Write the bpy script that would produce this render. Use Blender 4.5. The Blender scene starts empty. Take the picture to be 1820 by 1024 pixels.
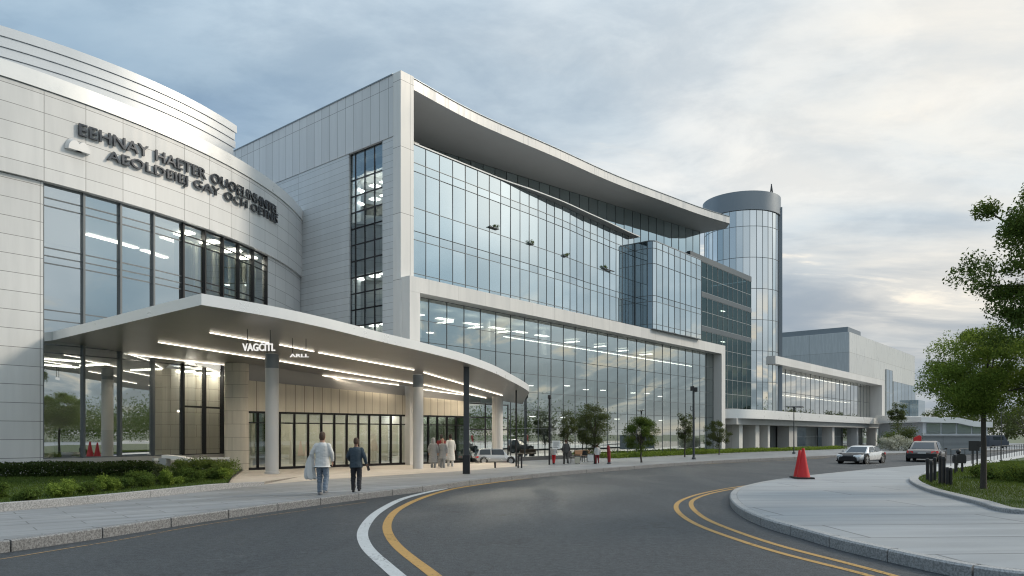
import bpy, bmesh, math, random
from mathutils import Vector, Matrix, noise, geometry
PI = math.pi
S = bpy.context.scene
COL = S.collection
R = random.Random(11)

# ---------------------------------------------------------------- frames
F, CU, CV, CAMZ = 1290.0, 910.0, 772.0, 2.0
AX = Vector((.6427, .7661, 0)); NX = Vector((.7661, -.6427, 0)); P0 = Vector((-5.5, 42.1, 0))
UP = Vector((0, 0, 1))
def L(s, d, z=0.0): return P0 + AX * s + NX * d + UP * z          # facade frame: along, outward, up
def G(u, v, z=0.0):                                                 # photo point -> point of the ground at height z
    t = (z - CAMZ) / (-(v - CV) / F)
    return Vector(((u - CU) / F * t, t, z))
def loc(p):
    r = Vector(p) - P0
    return r.dot(AX), r.dot(NX)
def at(u, Y, z=0.0): return Vector(((u - CU) / F * Y, Y, z))

# ---------------------------------------------------------------- tags
def tag(o, label=None, cat=None, group=None, kind=None):
    if label: o['label'] = label
    if cat: o['category'] = cat
    if group: o['group'] = group
    if kind: o['kind'] = kind
    return o
def empty(name, p, label, cat, group=None, rz=0.0):
    o = bpy.data.objects.new(name, None); COL.objects.link(o)
    o.location = p; o.rotation_euler = (0, 0, rz); o.empty_display_size = .2
    return tag(o, label, cat, group)
def copy_tree(o, parent=None):
    c = o.copy(); COL.objects.link(c)
    if parent: c.parent = parent
    for ch in [x for x in o.children]: copy_tree(ch, c)
    return c

# ---------------------------------------------------------------- mesh builder
class MB:
    def __init__(s): s.v = []; s.f = []; s.m = []; s.uv = {}
    def vert(s, p): s.v.append(tuple(p)); return len(s.v) - 1
    def face(s, idx, m=0, uv=None):
        if uv: s.uv[len(s.f)] = uv
        s.f.append(tuple(idx)); s.m.append(m)
    def poly(s, pts, m=0, uv=None): s.face([s.vert(p) for p in pts], m, uv)
    def hexa(s, b, t, m=0, mt=None, mb=None):                       # bottom ring, top ring
        n = len(b); i = [s.vert(p) for p in b]; j = [s.vert(p) for p in t]
        for k in range(n):
            l = (k + 1) % n; s.face((i[k], i[l], j[l], j[k]), m)
        s.face(j, m if mt is None else mt); s.face(i[::-1], m if mb is None else mb)
    def box(s, a, b, m=0):
        x0, y0, z0 = a; x1, y1, z1 = b
        x0, x1 = min(x0, x1), max(x0, x1); y0, y1 = min(y0, y1), max(y0, y1); z0, z1 = min(z0, z1), max(z0, z1)
        s.hexa([(x0, y0, z0), (x1, y0, z0), (x1, y1, z0), (x0, y1, z0)], [(x0, y0, z1), (x1, y0, z1), (x1, y1, z1), (x0, y1, z1)], m)
    def lbox(s, s0, s1, d0, d1, z0, z1, m=0):                       # box in the facade frame
        s0, s1 = min(s0, s1), max(s0, s1); d0, d1 = min(d0, d1), max(d0, d1)
        q = [(s0, d0), (s0, d1), (s1, d1), (s1, d0)]
        q = [(a, b) for a, b in q][::-1]
        q = q[::-1]
        pts = [L(a, b) for a, b in q]
        if (pts[1] - pts[0]).cross(pts[2] - pts[1]).z < 0: pts = pts[::-1]
        s.hexa([p + UP * z0 for p in pts], [p + UP * z1 for p in pts], m)
    def prism(s, pts, z0, z1, m=0, mt=None, mb=None, zf=None):       # pts: xy outline (any orientation, may be concave)
        p = [Vector((q[0], q[1], 0)) for q in pts]
        ar = sum(p[i].x * p[(i + 1) % len(p)].y - p[(i + 1) % len(p)].x * p[i].y for i in range(len(p)))
        if ar < 0: p = p[::-1]
        lo = [q + UP * (z0 if zf is None else zf(q) + z0) for q in p]; hi = [q + UP * (z1 if zf is None else zf(q) + z1) for q in p]
        i = [s.vert(q) for q in lo]; j = [s.vert(q) for q in hi]; n = len(p)
        for k in range(n):
            l = (k + 1) % n; s.face((i[k], i[l], j[l], j[k]), m)
        for t in geometry.tessellate_polygon([p]):
            a, b, c = t
            if (p[b] - p[a]).cross(p[c] - p[a]).z < 0: a, c = c, a
            s.face((j[a], j[b], j[c]), m if mt is None else mt); s.face((i[c], i[b], i[a]), m if mb is None else mb)
    def sheet(s, pts, z, m=0):
        p = [Vector((q[0], q[1], z)) for q in pts]; j = [s.vert(q) for q in p]
        for a, b, c in geometry.tessellate_polygon([p]):
            if (p[b] - p[a]).cross(p[c] - p[a]).z < 0: a, c = c, a
            s.face((j[a], j[b], j[c]), m)
    def bar(s, p, q, w, h=None, m=0, up=UP):                        # rectangular bar between two points
        p = Vector(p); q = Vector(q); t = (q - p).normalized(); h = h or w
        x = t.cross(up)
        if x.length < 1e-4: x = t.cross(Vector((1, 0, 0)))
        x.normalize(); y = x.cross(t).normalized(); x *= w / 2; y *= h / 2
        s.hexa([p - x - y, p - x + y, p + x + y, p + x - y][::-1], [q - x - y, q - x + y, q + x + y, q + x - y][::-1], m)
    def tube(s, path, rad, n=8, m=0, cap=True):
        path = [Vector(p) for p in path]; rings = []
        x = None
        for k, p in enumerate(path):
            t = (path[min(k + 1, len(path) - 1)] - path[max(k - 1, 0)])
            t = t.normalized() if t.length > 1e-9 else Vector((0, 0, 1))
            if x is None:
                x = t.cross(Vector((0, 1, 0)) if abs(t.y) < .9 else Vector((1, 0, 0)))
            x = (x - t * x.dot(t)).normalized(); y = t.cross(x)
            r = rad[k] if isinstance(rad, (list, tuple)) else rad
            rx, ry = r if isinstance(r, tuple) else (r, r)
            rings.append([s.vert(p + x * math.cos(a) * rx + y * math.sin(a) * ry) for a in [2 * PI * i / n for i in range(n)]])
        for a, b in zip(rings, rings[1:]):
            for i in range(n): s.face((a[i], a[(i + 1) % n], b[(i + 1) % n], b[i]), m)
        if cap: s.face(rings[0][::-1], m); s.face(rings[-1], m)
    def loft(s, rings, m=0, cap=True):                              # rings of points, same count
        idx = [[s.vert(p) for p in r] for r in rings]; n = len(idx[0])
        for a, b in zip(idx, idx[1:]):
            for i in range(n): s.face((a[i], a[(i + 1) % n], b[(i + 1) % n], b[i]), m)
        if cap: s.face(idx[0][::-1], m); s.face(idx[-1], m)
    def lathe(s, prof, c=(0, 0, 0), n=24, m=0, axis='z'):
        rings = []
        for r, h in prof:
            ring = []
            for i in range(n):
                a = 2 * PI * i / n; x, y, z = r * math.cos(a), r * math.sin(a), h
                if axis == 'y': x, y, z = x, z, y
                if axis == 'x': x, y, z = z, x, y
                ring.append(s.vert((c[0] + x, c[1] + y, c[2] + z)))
            rings.append(ring)
        for a, b in zip(rings, rings[1:]):
            for i in range(n): s.face((a[i], a[(i + 1) % n], b[(i + 1) % n], b[i]), m)
    def ball(s, c, r, n=12, m=0):
        rx, ry, rz = r if isinstance(r, tuple) else (r, r, r); k = n // 2; rings = []
        for j in range(k + 1):
            t = -PI / 2 + PI * j / k
            rings.append([s.vert((c[0] + rx * math.cos(t) * math.cos(2 * PI * i / n), c[1] + ry * math.cos(t) * math.sin(2 * PI * i / n), c[2] + rz * math.sin(t))) for i in range(n)])
        for a, b in zip(rings, rings[1:]):
            for i in range(n): s.face((a[i], a[(i + 1) % n], b[(i + 1) % n], b[i]), m)
    def arc(s, c, r, a0, a1, z0, z1, n, m=0, r1=None):              # outward facing part of a cylinder, uv in metres
        r1 = r if r1 is None else r1; pts = []
        for k in range(n + 1):
            a = a0 + (a1 - a0) * k / n
            pts.append((s.vert((c[0] + r * math.cos(a), c[1] + r * math.sin(a), z0)), s.vert((c[0] + r1 * math.cos(a), c[1] + r1 * math.sin(a), z1)), a * max(r, r1)))
        for p, q in zip(pts, pts[1:]):
            s.face((p[0], q[0], q[1], p[1]), m, [(p[2], z0), (q[2], z0), (q[2], z1 if abs(z1 - z0) > 1e-4 else z0 + abs(r - r1)), (p[2], z1 if abs(z1 - z0) > 1e-4 else z0 + abs(r - r1))])
    def ring(s, c, ro, ri, a0, a1, z0, z1, n, m=0, mb=None):        # solid curved bar
        P = lambda r, a, z: (c[0] + r * math.cos(a), c[1] + r * math.sin(a), z)
        full = abs(abs(a1 - a0) - 2 * PI) < 1e-3; rs = []
        for k in range(n + (0 if full else 1)):
            a = a0 + (a1 - a0) * k / n
            rs.append(([s.vert(P(ro, a, z0)), s.vert(P(ro, a, z1)), s.vert(P(ri, a, z1)), s.vert(P(ri, a, z0))], a))
        cnt = len(rs)
        for k in range(cnt if full else cnt - 1):
            (p, a), (q, b) = rs[k], rs[(k + 1) % cnt]
            if b < a: b += 2 * PI
            for e, (i, j) in enumerate(((0, 1), (1, 2), (2, 3), (3, 0))):
                uv = [(a * ro, z0), (b * ro, z0), (b * ro, z1), (a * ro, z1)] if e == 0 else None
                s.face((p[i], q[i], q[j], p[j]), (mb if (e == 3 and mb is not None) else m), uv)
        if not full: s.face(rs[0][0], m); s.face(rs[-1][0][::-1], m)
    def build(s, name, mats, parent=None, smooth=None, recenter=False, local=False):
        me = bpy.data.meshes.new(name)
        off = Vector((0, 0, 0))
        if parent is not None and not local:
            inv = WM(parent).inverted()
            vs = [tuple(inv @ Vector(p)) for p in s.v]
        else: vs = s.v
        me.from_pydata(vs, [], s.f)
        mats = mats if isinstance(mats, (list, tuple)) else [mats]
        for m in mats: me.materials.append(m)
        me.polygons.foreach_set('material_index', s.m)
        ul = me.uv_layers.new(name='UVMap'); dat = [0.0] * (2 * len(me.loops)); li = 0
        for fi, f in enumerate(s.f):
            uv = s.uv.get(fi)
            if uv is None:
                p = [s.v[i] for i in f]
                nx = ny = nz = 0.0
                for k in range(len(p)):
                    a = p[k]; b = p[(k + 1) % len(p)]
                    nx += (a[1] - b[1]) * (a[2] + b[2]); ny += (a[2] - b[2]) * (a[0] + b[0]); nz += (a[0] - b[0]) * (a[1] + b[1])
                ln = math.hypot(nx, ny)
                if ln > abs(nz):
                    tx, ty = -ny / ln, nx / ln
                    uv = [(q[0] * tx + q[1] * ty, q[2]) for q in p]
                else: uv = [(q[0] * AX.x + q[1] * AX.y, q[0] * NX.x + q[1] * NX.y) for q in p]
            for c in uv: dat[li] = c[0]; dat[li + 1] = c[1]; li += 2
        ul.data.foreach_set('uv', dat)
        me.update()
        if smooth is not None:
            me.shade_smooth(); me.set_sharp_from_angle(angle=math.radians(smooth))
        o = bpy.data.objects.new(name, me); COL.objects.link(o)
        if parent is not None: o.parent = parent
        return o
def WM(o):
    m = Matrix.LocRotScale(o.location, o.rotation_euler, o.scale)
    return WM(o.parent) @ m if o.parent else m
def structure(o): o['kind'] = 'structure'; return o
def stuff(o): o['kind'] = 'stuff'; return o

# ---------------------------------------------------------------- materials
def newmat(name):
    m = bpy.data.materials.new(name); m.use_nodes = True; nt = m.node_tree; nt.nodes.clear()
    return m, nt, nt.nodes, nt.links
def mth(nt, op, a, b=None, c=None):
    n = nt.nodes.new('ShaderNodeMath'); n.operation = op
    for i, x in enumerate((a, b, c)):
        if x is None: continue
        if isinstance(x, (int, float)): n.inputs[i].default_value = x
        else: nt.links.new(x, n.inputs[i])
    return n.outputs[0]
def mixc(nt, f, a, b, mode='MIX'):
    n = nt.nodes.new('ShaderNodeMix'); n.data_type = 'RGBA'; n.blend_type = mode
    for i, x in ((0, f), (6, a), (7, b)):
        if isinstance(x, (int, float)): n.inputs[i].default_value = x
        elif isinstance(x, tuple): n.inputs[i].default_value = (*x, 1) if len(x) == 3 else x
        else: nt.links.new(x, n.inputs[i])
    return n.outputs[2]
def smooth(nt, x, a, b, lo=0.0, hi=1.0):
    n = nt.nodes.new('ShaderNodeMapRange'); n.interpolation_type = 'SMOOTHSTEP'
    nt.links.new(x, n.inputs[0])
    for i, v in enumerate((a, b, lo, hi)): n.inputs[i + 1].default_value = v
    return n.outputs[0]
def noisetex(nt, co, scale, detail=4, rough=.55, dist=0.0):
    n = nt.nodes.new('ShaderNodeTexNoise'); n.inputs['Scale'].default_value = scale; n.inputs['Detail'].default_value = detail
    n.inputs['Roughness'].default_value = rough; n.inputs['Distortion'].default_value = dist
    if co is not None: nt.links.new(co, n.inputs['Vector'])
    return n.outputs['Fac']
def coord(nt, kind='Object'):
    return nt.nodes.new('ShaderNodeTexCoord').outputs[kind]
def stretch(nt, co, sc, rot=(0, 0, 0)):
    n = nt.nodes.new('ShaderNodeMapping'); n.inputs['Scale'].default_value = sc; n.inputs['Rotation'].default_value = rot
    nt.links.new(co, n.inputs[0]); return n.outputs[0]
def bump(nt, h, strength, dist=.01):
    n = nt.nodes.new('ShaderNodeBump'); n.inputs['Strength'].default_value = strength; n.inputs['Distance'].default_value = dist
    nt.links.new(h, n.inputs['Height']); return n.outputs[0]
def finish(nt, color, rough=.5, metal=0.0, normal=None, spec=.5, coat=0.0):
    b = nt.nodes.new('ShaderNodeBsdfPrincipled'); o = nt.nodes.new('ShaderNodeOutputMaterial')
    if isinstance(color, tuple): b.inputs['Base Color'].default_value = (*color, 1)
    else: nt.links.new(color, b.inputs['Base Color'])
    if isinstance(rough, (int, float)): b.inputs['Roughness'].default_value = rough
    else: nt.links.new(rough, b.inputs['Roughness'])
    b.inputs['Metallic'].default_value = metal; b.inputs['Specular IOR Level'].default_value = spec
    b.inputs['Coat Weight'].default_value = coat
    if normal is not None: nt.links.new(normal, b.inputs['Normal'])
    nt.links.new(b.outputs[0], o.inputs[0]); return b
def plain(name, c, rough=.5, metal=0.0, var=.12, scale=3.0, bmp=0.0, bscale=60.0, spec=.5, coat=0.0):
    m, nt, N, K = newmat(name); co = coord(nt)
    n = noisetex(nt, co, scale, 5, .6)
    dark = tuple(x * (1 - var) for x in c); lite = tuple(min(1, x * (1 + var)) for x in c)
    col = mixc(nt, n, dark, lite)
    nor = bump(nt, noisetex(nt, co, bscale, 3), bmp) if bmp else None
    rg = mth(nt, 'MULTIPLY_ADD', n, .2, rough - .1)
    finish(nt, col, rg, metal, nor, spec, coat); return m
def panel(name, c, w, h, joint=.025, jc=(.12, .125, .13), rough=.42, metal=0.0, var=.05, offset=0.0, uvoff=(0, 0), bmp=.25, streak=.055):
    m, nt, N, K = newmat(name); uv = coord(nt, 'UV')
    mp = N.new('ShaderNodeMapping'); mp.inputs['Location'].default_value = (uvoff[0], uvoff[1], 0); K.new(uv, mp.inputs[0])
    b = N.new('ShaderNodeTexBrick'); K.new(mp.outputs[0], b.inputs['Vector'])
    b.offset = offset; b.squash = 1
    b.inputs['Color1'].default_value = (*[x * (1 - var) for x in c], 1); b.inputs['Color2'].default_value = (*[min(1, x * (1 + var)) for x in c], 1)
    b.inputs['Mortar'].default_value = (*jc, 1); b.inputs['Scale'].default_value = 1; b.inputs['Mortar Size'].default_value = joint / 2
    b.inputs['Mortar Smooth'].default_value = .1; b.inputs['Bias'].default_value = 0; b.inputs['Brick Width'].default_value = w; b.inputs['Row Height'].default_value = h
    n1 = smooth(nt, noisetex(nt, stretch(nt, uv, (1.6, .16, 1)), 1.5, 6, .66), .3, .7)
    col = mixc(nt, 1.0, b.outputs['Color'], mixc(nt, n1, (1 - streak,) * 3, (1 + streak * .4,) * 3), 'MULTIPLY')
    inv = mth(nt, 'SUBTRACT', 1.0, b.outputs['Fac'])
    finish(nt, col, mth(nt, 'MULTIPLY_ADD', n1, .25, rough - .12), metal, bump(nt, inv, bmp, .01)); return m
def glass(name, tint, refl, trans, rough=.01, wob=.0):
    """coated window glass: part mirror, part see-through"""
    m, nt, N, K = newmat(name)
    fr = N.new('ShaderNodeLayerWeight'); fr.inputs['Blend'].default_value = .35
    fac = mth(nt, 'MULTIPLY_ADD', fr.outputs['Fresnel'], 1 - refl, refl)
    gl = N.new('ShaderNodeBsdfGlossy'); gl.inputs['Roughness'].default_value = rough; gl.inputs['Color'].default_value = (*tint, 1)
    tr = N.new('ShaderNodeBsdfTransparent'); tr.inputs['Color'].default_value = (*trans, 1)
    mx = N.new('ShaderNodeMixShader'); K.new(fac, mx.inputs[0]); K.new(tr.outputs[0], mx.inputs[1]); K.new(gl.outputs[0], mx.inputs[2])
    o = N.new('ShaderNodeOutputMaterial'); K.new(mx.outputs[0], o.inputs[0]); return m
def mirror_glass(name, tint, base, refl, rough=.015):
    """opaque coated curtain wall glass over a blind spandrel"""
    m, nt, N, K = newmat(name)
    gi = N.new('ShaderNodeNewGeometry'); v = gi.outputs['Random Per Island']
    fr = N.new('ShaderNodeLayerWeight'); fr.inputs['Blend'].default_value = .4
    fac = mth(nt, 'MULTIPLY_ADD', fr.outputs['Fresnel'], 1 - refl, refl)
    gl = N.new('ShaderNodeBsdfGlossy'); gl.inputs['Roughness'].default_value = rough; K.new(mixc(nt, v, tuple(x * .9 for x in tint), tuple(min(1, x * 1.05) for x in tint)), gl.inputs['Color'])
    df = N.new('ShaderNodeBsdfDiffuse'); K.new(mixc(nt, v, tuple(x * .75 for x in base), tuple(x * 1.2 for x in base)), df.inputs[0])
    mx = N.new('ShaderNodeMixShader'); K.new(fac, mx.inputs[0]); K.new(df.outputs[0], mx.inputs[1]); K.new(gl.outputs[0], mx.inputs[2])
    o = N.new('ShaderNodeOutputMaterial'); K.new(mx.outputs[0], o.inputs[0]); return m
def emis(name, c, st):
    m, nt, N, K = newmat(name); e = N.new('ShaderNodeEmission'); e.inputs[0].default_value = (*c, 1); e.inputs[1].default_value = st
    o = N.new('ShaderNodeOutputMaterial'); K.new(e.outputs[0], o.inputs[0]); return m
def leafmat(name, c0, c1, trans=.35):
    m, nt, N, K = newmat(name)
    gi = N.new('ShaderNodeNewGeometry')
    big = noisetex(nt, coord(nt), .9, 3)
    f = mth(nt, 'ADD', mth(nt, 'MULTIPLY', gi.outputs['Random Per Island'], .6), mth(nt, 'MULTIPLY', big, .5))
    col = mixc(nt, f, c0, c1)
    d = N.new('ShaderNodeBsdfPrincipled'); K.new(col, d.inputs['Base Color']); d.inputs['Roughness'].default_value = .75; d.inputs['Specular IOR Level'].default_value = .1
    t = N.new('ShaderNodeBsdfTranslucent'); K.new(mixc(nt, .5, col, (.25, .32, .05)), t.inputs[0])
    mx = N.new('ShaderNodeMixShader'); mx.inputs[0].default_value = trans * .6; K.new(d.outputs[0], mx.inputs[1]); K.new(t.outputs[0], mx.inputs[2])
    o = N.new('ShaderNodeOutputMaterial'); K.new(mx.outputs[0], o.inputs[0]); return m

M = {}
M['drum'] = panel('drum_panels', (.66, .665, .665), 1.592, .73, .024, jc=(.2, .2, .2), uvoff=(1.592 * .685, -.33))
M['white'] = plain('white_aluminium', (.84, .84, .83), .3, .3, .04, .8)
M['tier'] = plain('tier_metal', (.66, .68, .7), .35, .2, .05, .6)
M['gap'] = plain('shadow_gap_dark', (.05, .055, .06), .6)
M['side'] = panel('side_wall_panels', (.57, .60, .625), 6.8, .385, .018, jc=(.2, .21, .22), rough=.4, uvoff=(.3, .1))
M['seam'] = panel('standing_seam', (.6, .615, .63), .8, 9.0, .025, rough=.4, uvoff=(.1, 5.2))
M['pillar'] = panel('pillar_panels', (.68, .68, .67), 5.0, 3.75, .025, uvoff=(2, .5))
M['frame'] = panel('stone_frame', (.66, .655, .64), 2.4, 20, .018, uvoff=(0, 3), jc=(.35, .35, .34))
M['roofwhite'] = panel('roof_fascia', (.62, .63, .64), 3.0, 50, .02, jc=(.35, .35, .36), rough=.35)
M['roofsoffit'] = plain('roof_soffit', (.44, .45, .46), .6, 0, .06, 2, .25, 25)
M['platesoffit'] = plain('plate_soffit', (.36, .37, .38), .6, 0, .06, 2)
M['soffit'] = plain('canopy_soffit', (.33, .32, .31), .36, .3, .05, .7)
M['mull'] = plain('mullion_metal', (.13, .145, .155), .4, .3, .05)
M['mullblack'] = plain('black_frame', (.018, .018, .02), .4, .2, .1)
M['mulllight'] = plain('silver_mullion', (.42, .44, .45), .35, .5, .05)
M['upglass'] = mirror_glass('blue_curtain_glass', (.89, .945, .955), (.13, .19, .23), .72)
M['recglass'] = mirror_glass('upper_storey_glass', (.8, .9, .93), (.05, .08, .09), .62)
M['bayglass'] = mirror_glass('bay_glass', (.87, .935, .95), (.12, .17, .2), .68)
M['towerglass'] = mirror_glass('tower_glass', (.94, .97, .97), (.13, .165, .18), .76)
M['darkglass'] = glass('dark_block_glass', (.26, .36, .37), .3, (.25, .33, .33))
M['loglass'] = glass('lobby_glass', (.85, .92, .92), .55, (.62, .72, .72))
M['stripglass'] = glass('stair_glass', (.75, .85, .9), .4, (.6, .7, .72))
M['drumclear'] = glass('rotunda_clear_glass', (.85, .9, .9), .34, (.75, .8, .78))
M['drumglass'] = glass('rotunda_glass', (.88, .93, .95), .58, (.55, .6, .6))
M['wingglass'] = glass('wing_glass', (.97, .97, .94), .78, (.6, .62, .6))
M['farglass'] = mirror_glass('far_glass', (.85, .9, .92), (.2, .23, .24), .6)
M['doorglass'] = glass('door_glass', (.8, .85, .83), .2, (.7, .74, .7))
def blindmat():
    m, nt, N, K = newmat('pale_roller_blind'); n = noisetex(nt, coord(nt), 1.2, 3); col = mixc(nt, n, (.58, .56, .48), (.66, .64, .56))
    d = N.new('ShaderNodeBsdfDiffuse'); t = N.new('ShaderNodeBsdfTranslucent'); K.new(col, d.inputs[0]); K.new(col, t.inputs[0])
    x = N.new('ShaderNodeMixShader'); x.inputs[0].default_value = .5; K.new(d.outputs[0], x.inputs[1]); K.new(t.outputs[0], x.inputs[2])
    o = N.new('ShaderNodeOutputMaterial'); K.new(x.outputs[0], o.inputs[0]); return m
M['blind'] = blindmat()
M['drape'] = plain('beige_drape', (.42, .44, .38), .8, 0, .15, 4)
M['beige'] = panel('beige_stone', (.66, .61, .52), 1.5, .62, .018, jc=(.3, .26, .2), offset=.5, streak=.1)
M['beigeclad'] = panel('beige_cladding', (.66, .605, .5), .5, 30, .03, jc=(.25, .2, .13), uvoff=(.1, 10), streak=.1)
M['inside'] = plain('interior_wall', (.42, .42, .39), .8, 0, .2, .4)
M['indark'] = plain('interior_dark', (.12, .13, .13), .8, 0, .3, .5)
M['inceil'] = plain('interior_ceiling', (.6, .6, .58), .8, 0, .05, .5)
M['column'] = plain('brushed_metal_column', (.62, .625, .63), .4, .25, .04, 1.0)
M['black'] = plain('black_paint', (.02, .02, .022), .4, .1, .1)
M['darkgrey'] = plain('dark_grey_metal', (.07, .075, .08), .45, .4, .1)
M['bandmetal'] = plain('floor_band_metal', (.085, .105, .12), .4, .3, .05, .5)
M['bayside'] = mirror_glass('bay_side_glass', (.42, .52, .58), (.05, .07, .085), .5)
M['greymetal'] = plain('grey_metal_cap', (.22, .25, .28), .38, .45, .05, .5)
M['concrete'] = plain('pale_concrete', (.42, .42, .41), .75, 0, .12, 1.2, .2, 40)
M['chrome'] = plain('dark_polished_letters', (.10, .103, .11), .18, .85, .1, 5)
M['signwhite'] = plain('sign_white', (.85, .85, .83), .4, 0, .02)
M['strip'] = emis('led_strip', (1, .9, .74), 3.2)
M['lobbyglow'] = emis('lobby_glow', (1, .92, .8), 17)
M['ceil'] = emis('ceiling_lamp', (1, .93, .78), 7)
M['bright'] = emis('bright_ceiling_lamp', (1, .93, .8), 4.5)
M['stairlamp'] = emis('stair_lamp', (1, .95, .85), 10)
M['signglow'] = emis('glowing_white_letters', (1, .98, .94), .75)  # white letters given a glow to read bright in the canopy's shade

def granite(name, c, sc=120, var=.5):
    m, nt, N, K = newmat(name); co = coord(nt)
    sp = noisetex(nt, co, sc, 2, .7); big = noisetex(nt, co, 1.4, 4)
    col = mixc(nt, smooth(nt, sp, .35, .65), tuple(x * (1 - var) for x in c), tuple(x * (1 + var * .7) for x in c))
    col = mixc(nt, 1.0, col, mixc(nt, big, (.8, .8, .8), (1.1, 1.1, 1.1)), 'MULTIPLY')
    finish(nt, col, .7, 0, bump(nt, sp, .3, .005)); return m
M['granite'] = granite('granite_kerb', (.185, .19, .195), 30, .42)
M['palekerb'] = granite('pale_kerb', (.31, .315, .32), 30, .3)
def road_mat():
    m, nt, N, K = newmat('asphalt'); co = coord(nt)
    fine = noisetex(nt, co, 38, 2, .8); grit = noisetex(nt, co, 8, 6, .9); ag = mth(nt, 'ADD', mth(nt, 'MULTIPLY', fine, .5), mth(nt, 'MULTIPLY', grit, .5)); big = noisetex(nt, stretch(nt, co, (.5, .16, 1), (0, 0, -.6)), .9, 6, .62, .6); mid = noisetex(nt, co, 2.2, 5, .65)
    c = mixc(nt, smooth(nt, ag, .41, .59), (.008, .011, .014), (.056, .065, .075))
    c = mixc(nt, 1.0, c, mixc(nt, big, (.88, .885, .89), (1.10, 1.09, 1.08)), 'MULTIPLY')
    c = mixc(nt, smooth(nt, mid, .62, .85, 0, .35), c, (.12, .125, .13))
    vo = N.new('ShaderNodeTexVoronoi'); vo.feature = 'DISTANCE_TO_EDGE'; vo.inputs['Scale'].default_value = .22
    wv = N.new('ShaderNodeVectorMath'); wv.operation = 'ADD'; nn = N.new('ShaderNodeTexNoise'); nn.inputs['Scale'].default_value = 1.6; nn.inputs['Detail'].default_value = 5; K.new(co, nn.inputs['Vector'])
    sc_ = N.new('ShaderNodeVectorMath'); sc_.operation = 'SCALE'; sc_.inputs['Scale'].default_value = 1.3; K.new(nn.outputs['Color'], sc_.inputs[0]); K.new(co, wv.inputs[0]); K.new(sc_.outputs[0], wv.inputs[1]); K.new(wv.outputs[0], vo.inputs['Vector'])
    crack = mth(nt, 'MULTIPLY', smooth(nt, vo.outputs['Distance'], .012, .002), smooth(nt, noisetex(nt, co, .35, 2), .48, .6))
    c = mixc(nt, mth(nt, 'MULTIPLY', crack, .75), c, (.012, .013, .015))
    worn = mth(nt, 'MULTIPLY', smooth(nt, noisetex(nt, stretch(nt, co, (.55, 1.5, 1)), .55, 7, .68, .8), .60, .72), smooth(nt, grit, .38, .62))
    c = mixc(nt, mth(nt, 'MULTIPLY', worn, .3), c, (.14, .145, .15))
    rg = smooth(nt, big, .35, .7, .66, .58)
    finish(nt, c, rg, 0, bump(nt, ag, .7, .014), .35); return m
M['road'] = road_mat()
def paving(name, c, w, h, joint, jd, rot, streak=.25, off=.5, rough=.6, jc=None):
    m, nt, N, K = newmat(name); co = coord(nt); r = stretch(nt, co, (1, 1, 1), (0, 0, rot))
    dst = N.new('ShaderNodeMixRGB'); 
    b = N.new('ShaderNodeTexBrick'); K.new(r, b.inputs['Vector']); b.offset = off
    b.inputs['Scale'].default_value = 1; b.inputs['Mortar Size'].default_value = joint / 2; b.inputs['Brick Width'].default_value = w; b.inputs['Row Height'].default_value = h
    b.inputs['Color1'].default_value = (*[x * .93 for x in c], 1); b.inputs['Color2'].default_value = (*[x * 1.07 for x in c], 1)
    b.inputs['Mortar'].default_value = (*(jc or tuple(x * jd for x in c)), 1); b.inputs['Mortar Smooth'].default_value = .2
    st = noisetex(nt, stretch(nt, r, (.18, 1.6, 1)), 1.1, 6, .65, .4); fi = noisetex(nt, co, 90, 2, .7); bl = noisetex(nt, co, .5, 4)
    k = mixc(nt, 1.0, b.outputs['Color'], mixc(nt, smooth(nt, st, .3, .72), (1 - streak,) * 3, (1.06,) * 3), 'MULTIPLY')
    k = mixc(nt, 1.0, k, mixc(nt, fi, (.86,) * 3, (1.12,) * 3), 'MULTIPLY')
    k = mixc(nt, 1.0, k, mixc(nt, bl, (.88, .9, .93), (1.1, 1.08, 1.05)), 'MULTIPLY')
    finish(nt, k, mth(nt, 'MULTIPLY_ADD', st, .3, rough - .15), 0, bump(nt, fi, .25, .004)); return m
M['pave'] = paving('granite_paving', (.255, .27, .285), 1.8, .6, .03, .5, -.69, .42)
M['plaza'] = paving('entrance_paving', (.43, .40, .365), 1.2, .6, .02, .7, -.87, .12)
M['island'] = paving('island_concrete', (.27, .288, .305), 7, 1.75, .06, .45, -.06, .2, .37)
def grass_base():
    m, nt, N, K = newmat('lawn_soil'); co = coord(nt)
    n = noisetex(nt, co, 6, 6, .7); f = noisetex(nt, co, 60, 3, .7)
    finish(nt, mixc(nt, n, mixc(nt, f, (.018, .035, .008), (.04, .075, .016)), mixc(nt, f, (.035, .06, .014), (.075, .11, .03))), .85, 0, bump(nt, f, .8, .03)); return m
M['lawn'] = grass_base()
M['terrain'] = plain('far_ground', (.1, .12, .07), .9, 0, .3, .05)
M['blade'] = leafmat('grass_blades', (.022, .048, .008), (.10, .15, .035), .4)
M['leaf'] = leafmat('leaf_green', (.035, .078, .013), (.28, .37, .075), .62)
M['leafdark'] = leafmat('leaf_dark', (.02, .042, .011), (.115, .175, .04), .5)
M['leafolive'] = leafmat('leaf_olive', (.03, .042, .018), (.12, .14, .06), .3)
M['leafhedge'] = leafmat('leaf_hedge', (.012, .024, .008), (.055, .085, .025), .25)
M['leaflight'] = leafmat('leaf_light', (.05, .08, .016), (.2, .26, .07), .4)
M['flower'] = leafmat('pale_flowers', (.3, .3, .24), (.7, .68, .6), .3)
M['bark'] = plain('bark', (.06, .05, .042), .85, 0, .35, 6, .8, 30)
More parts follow.
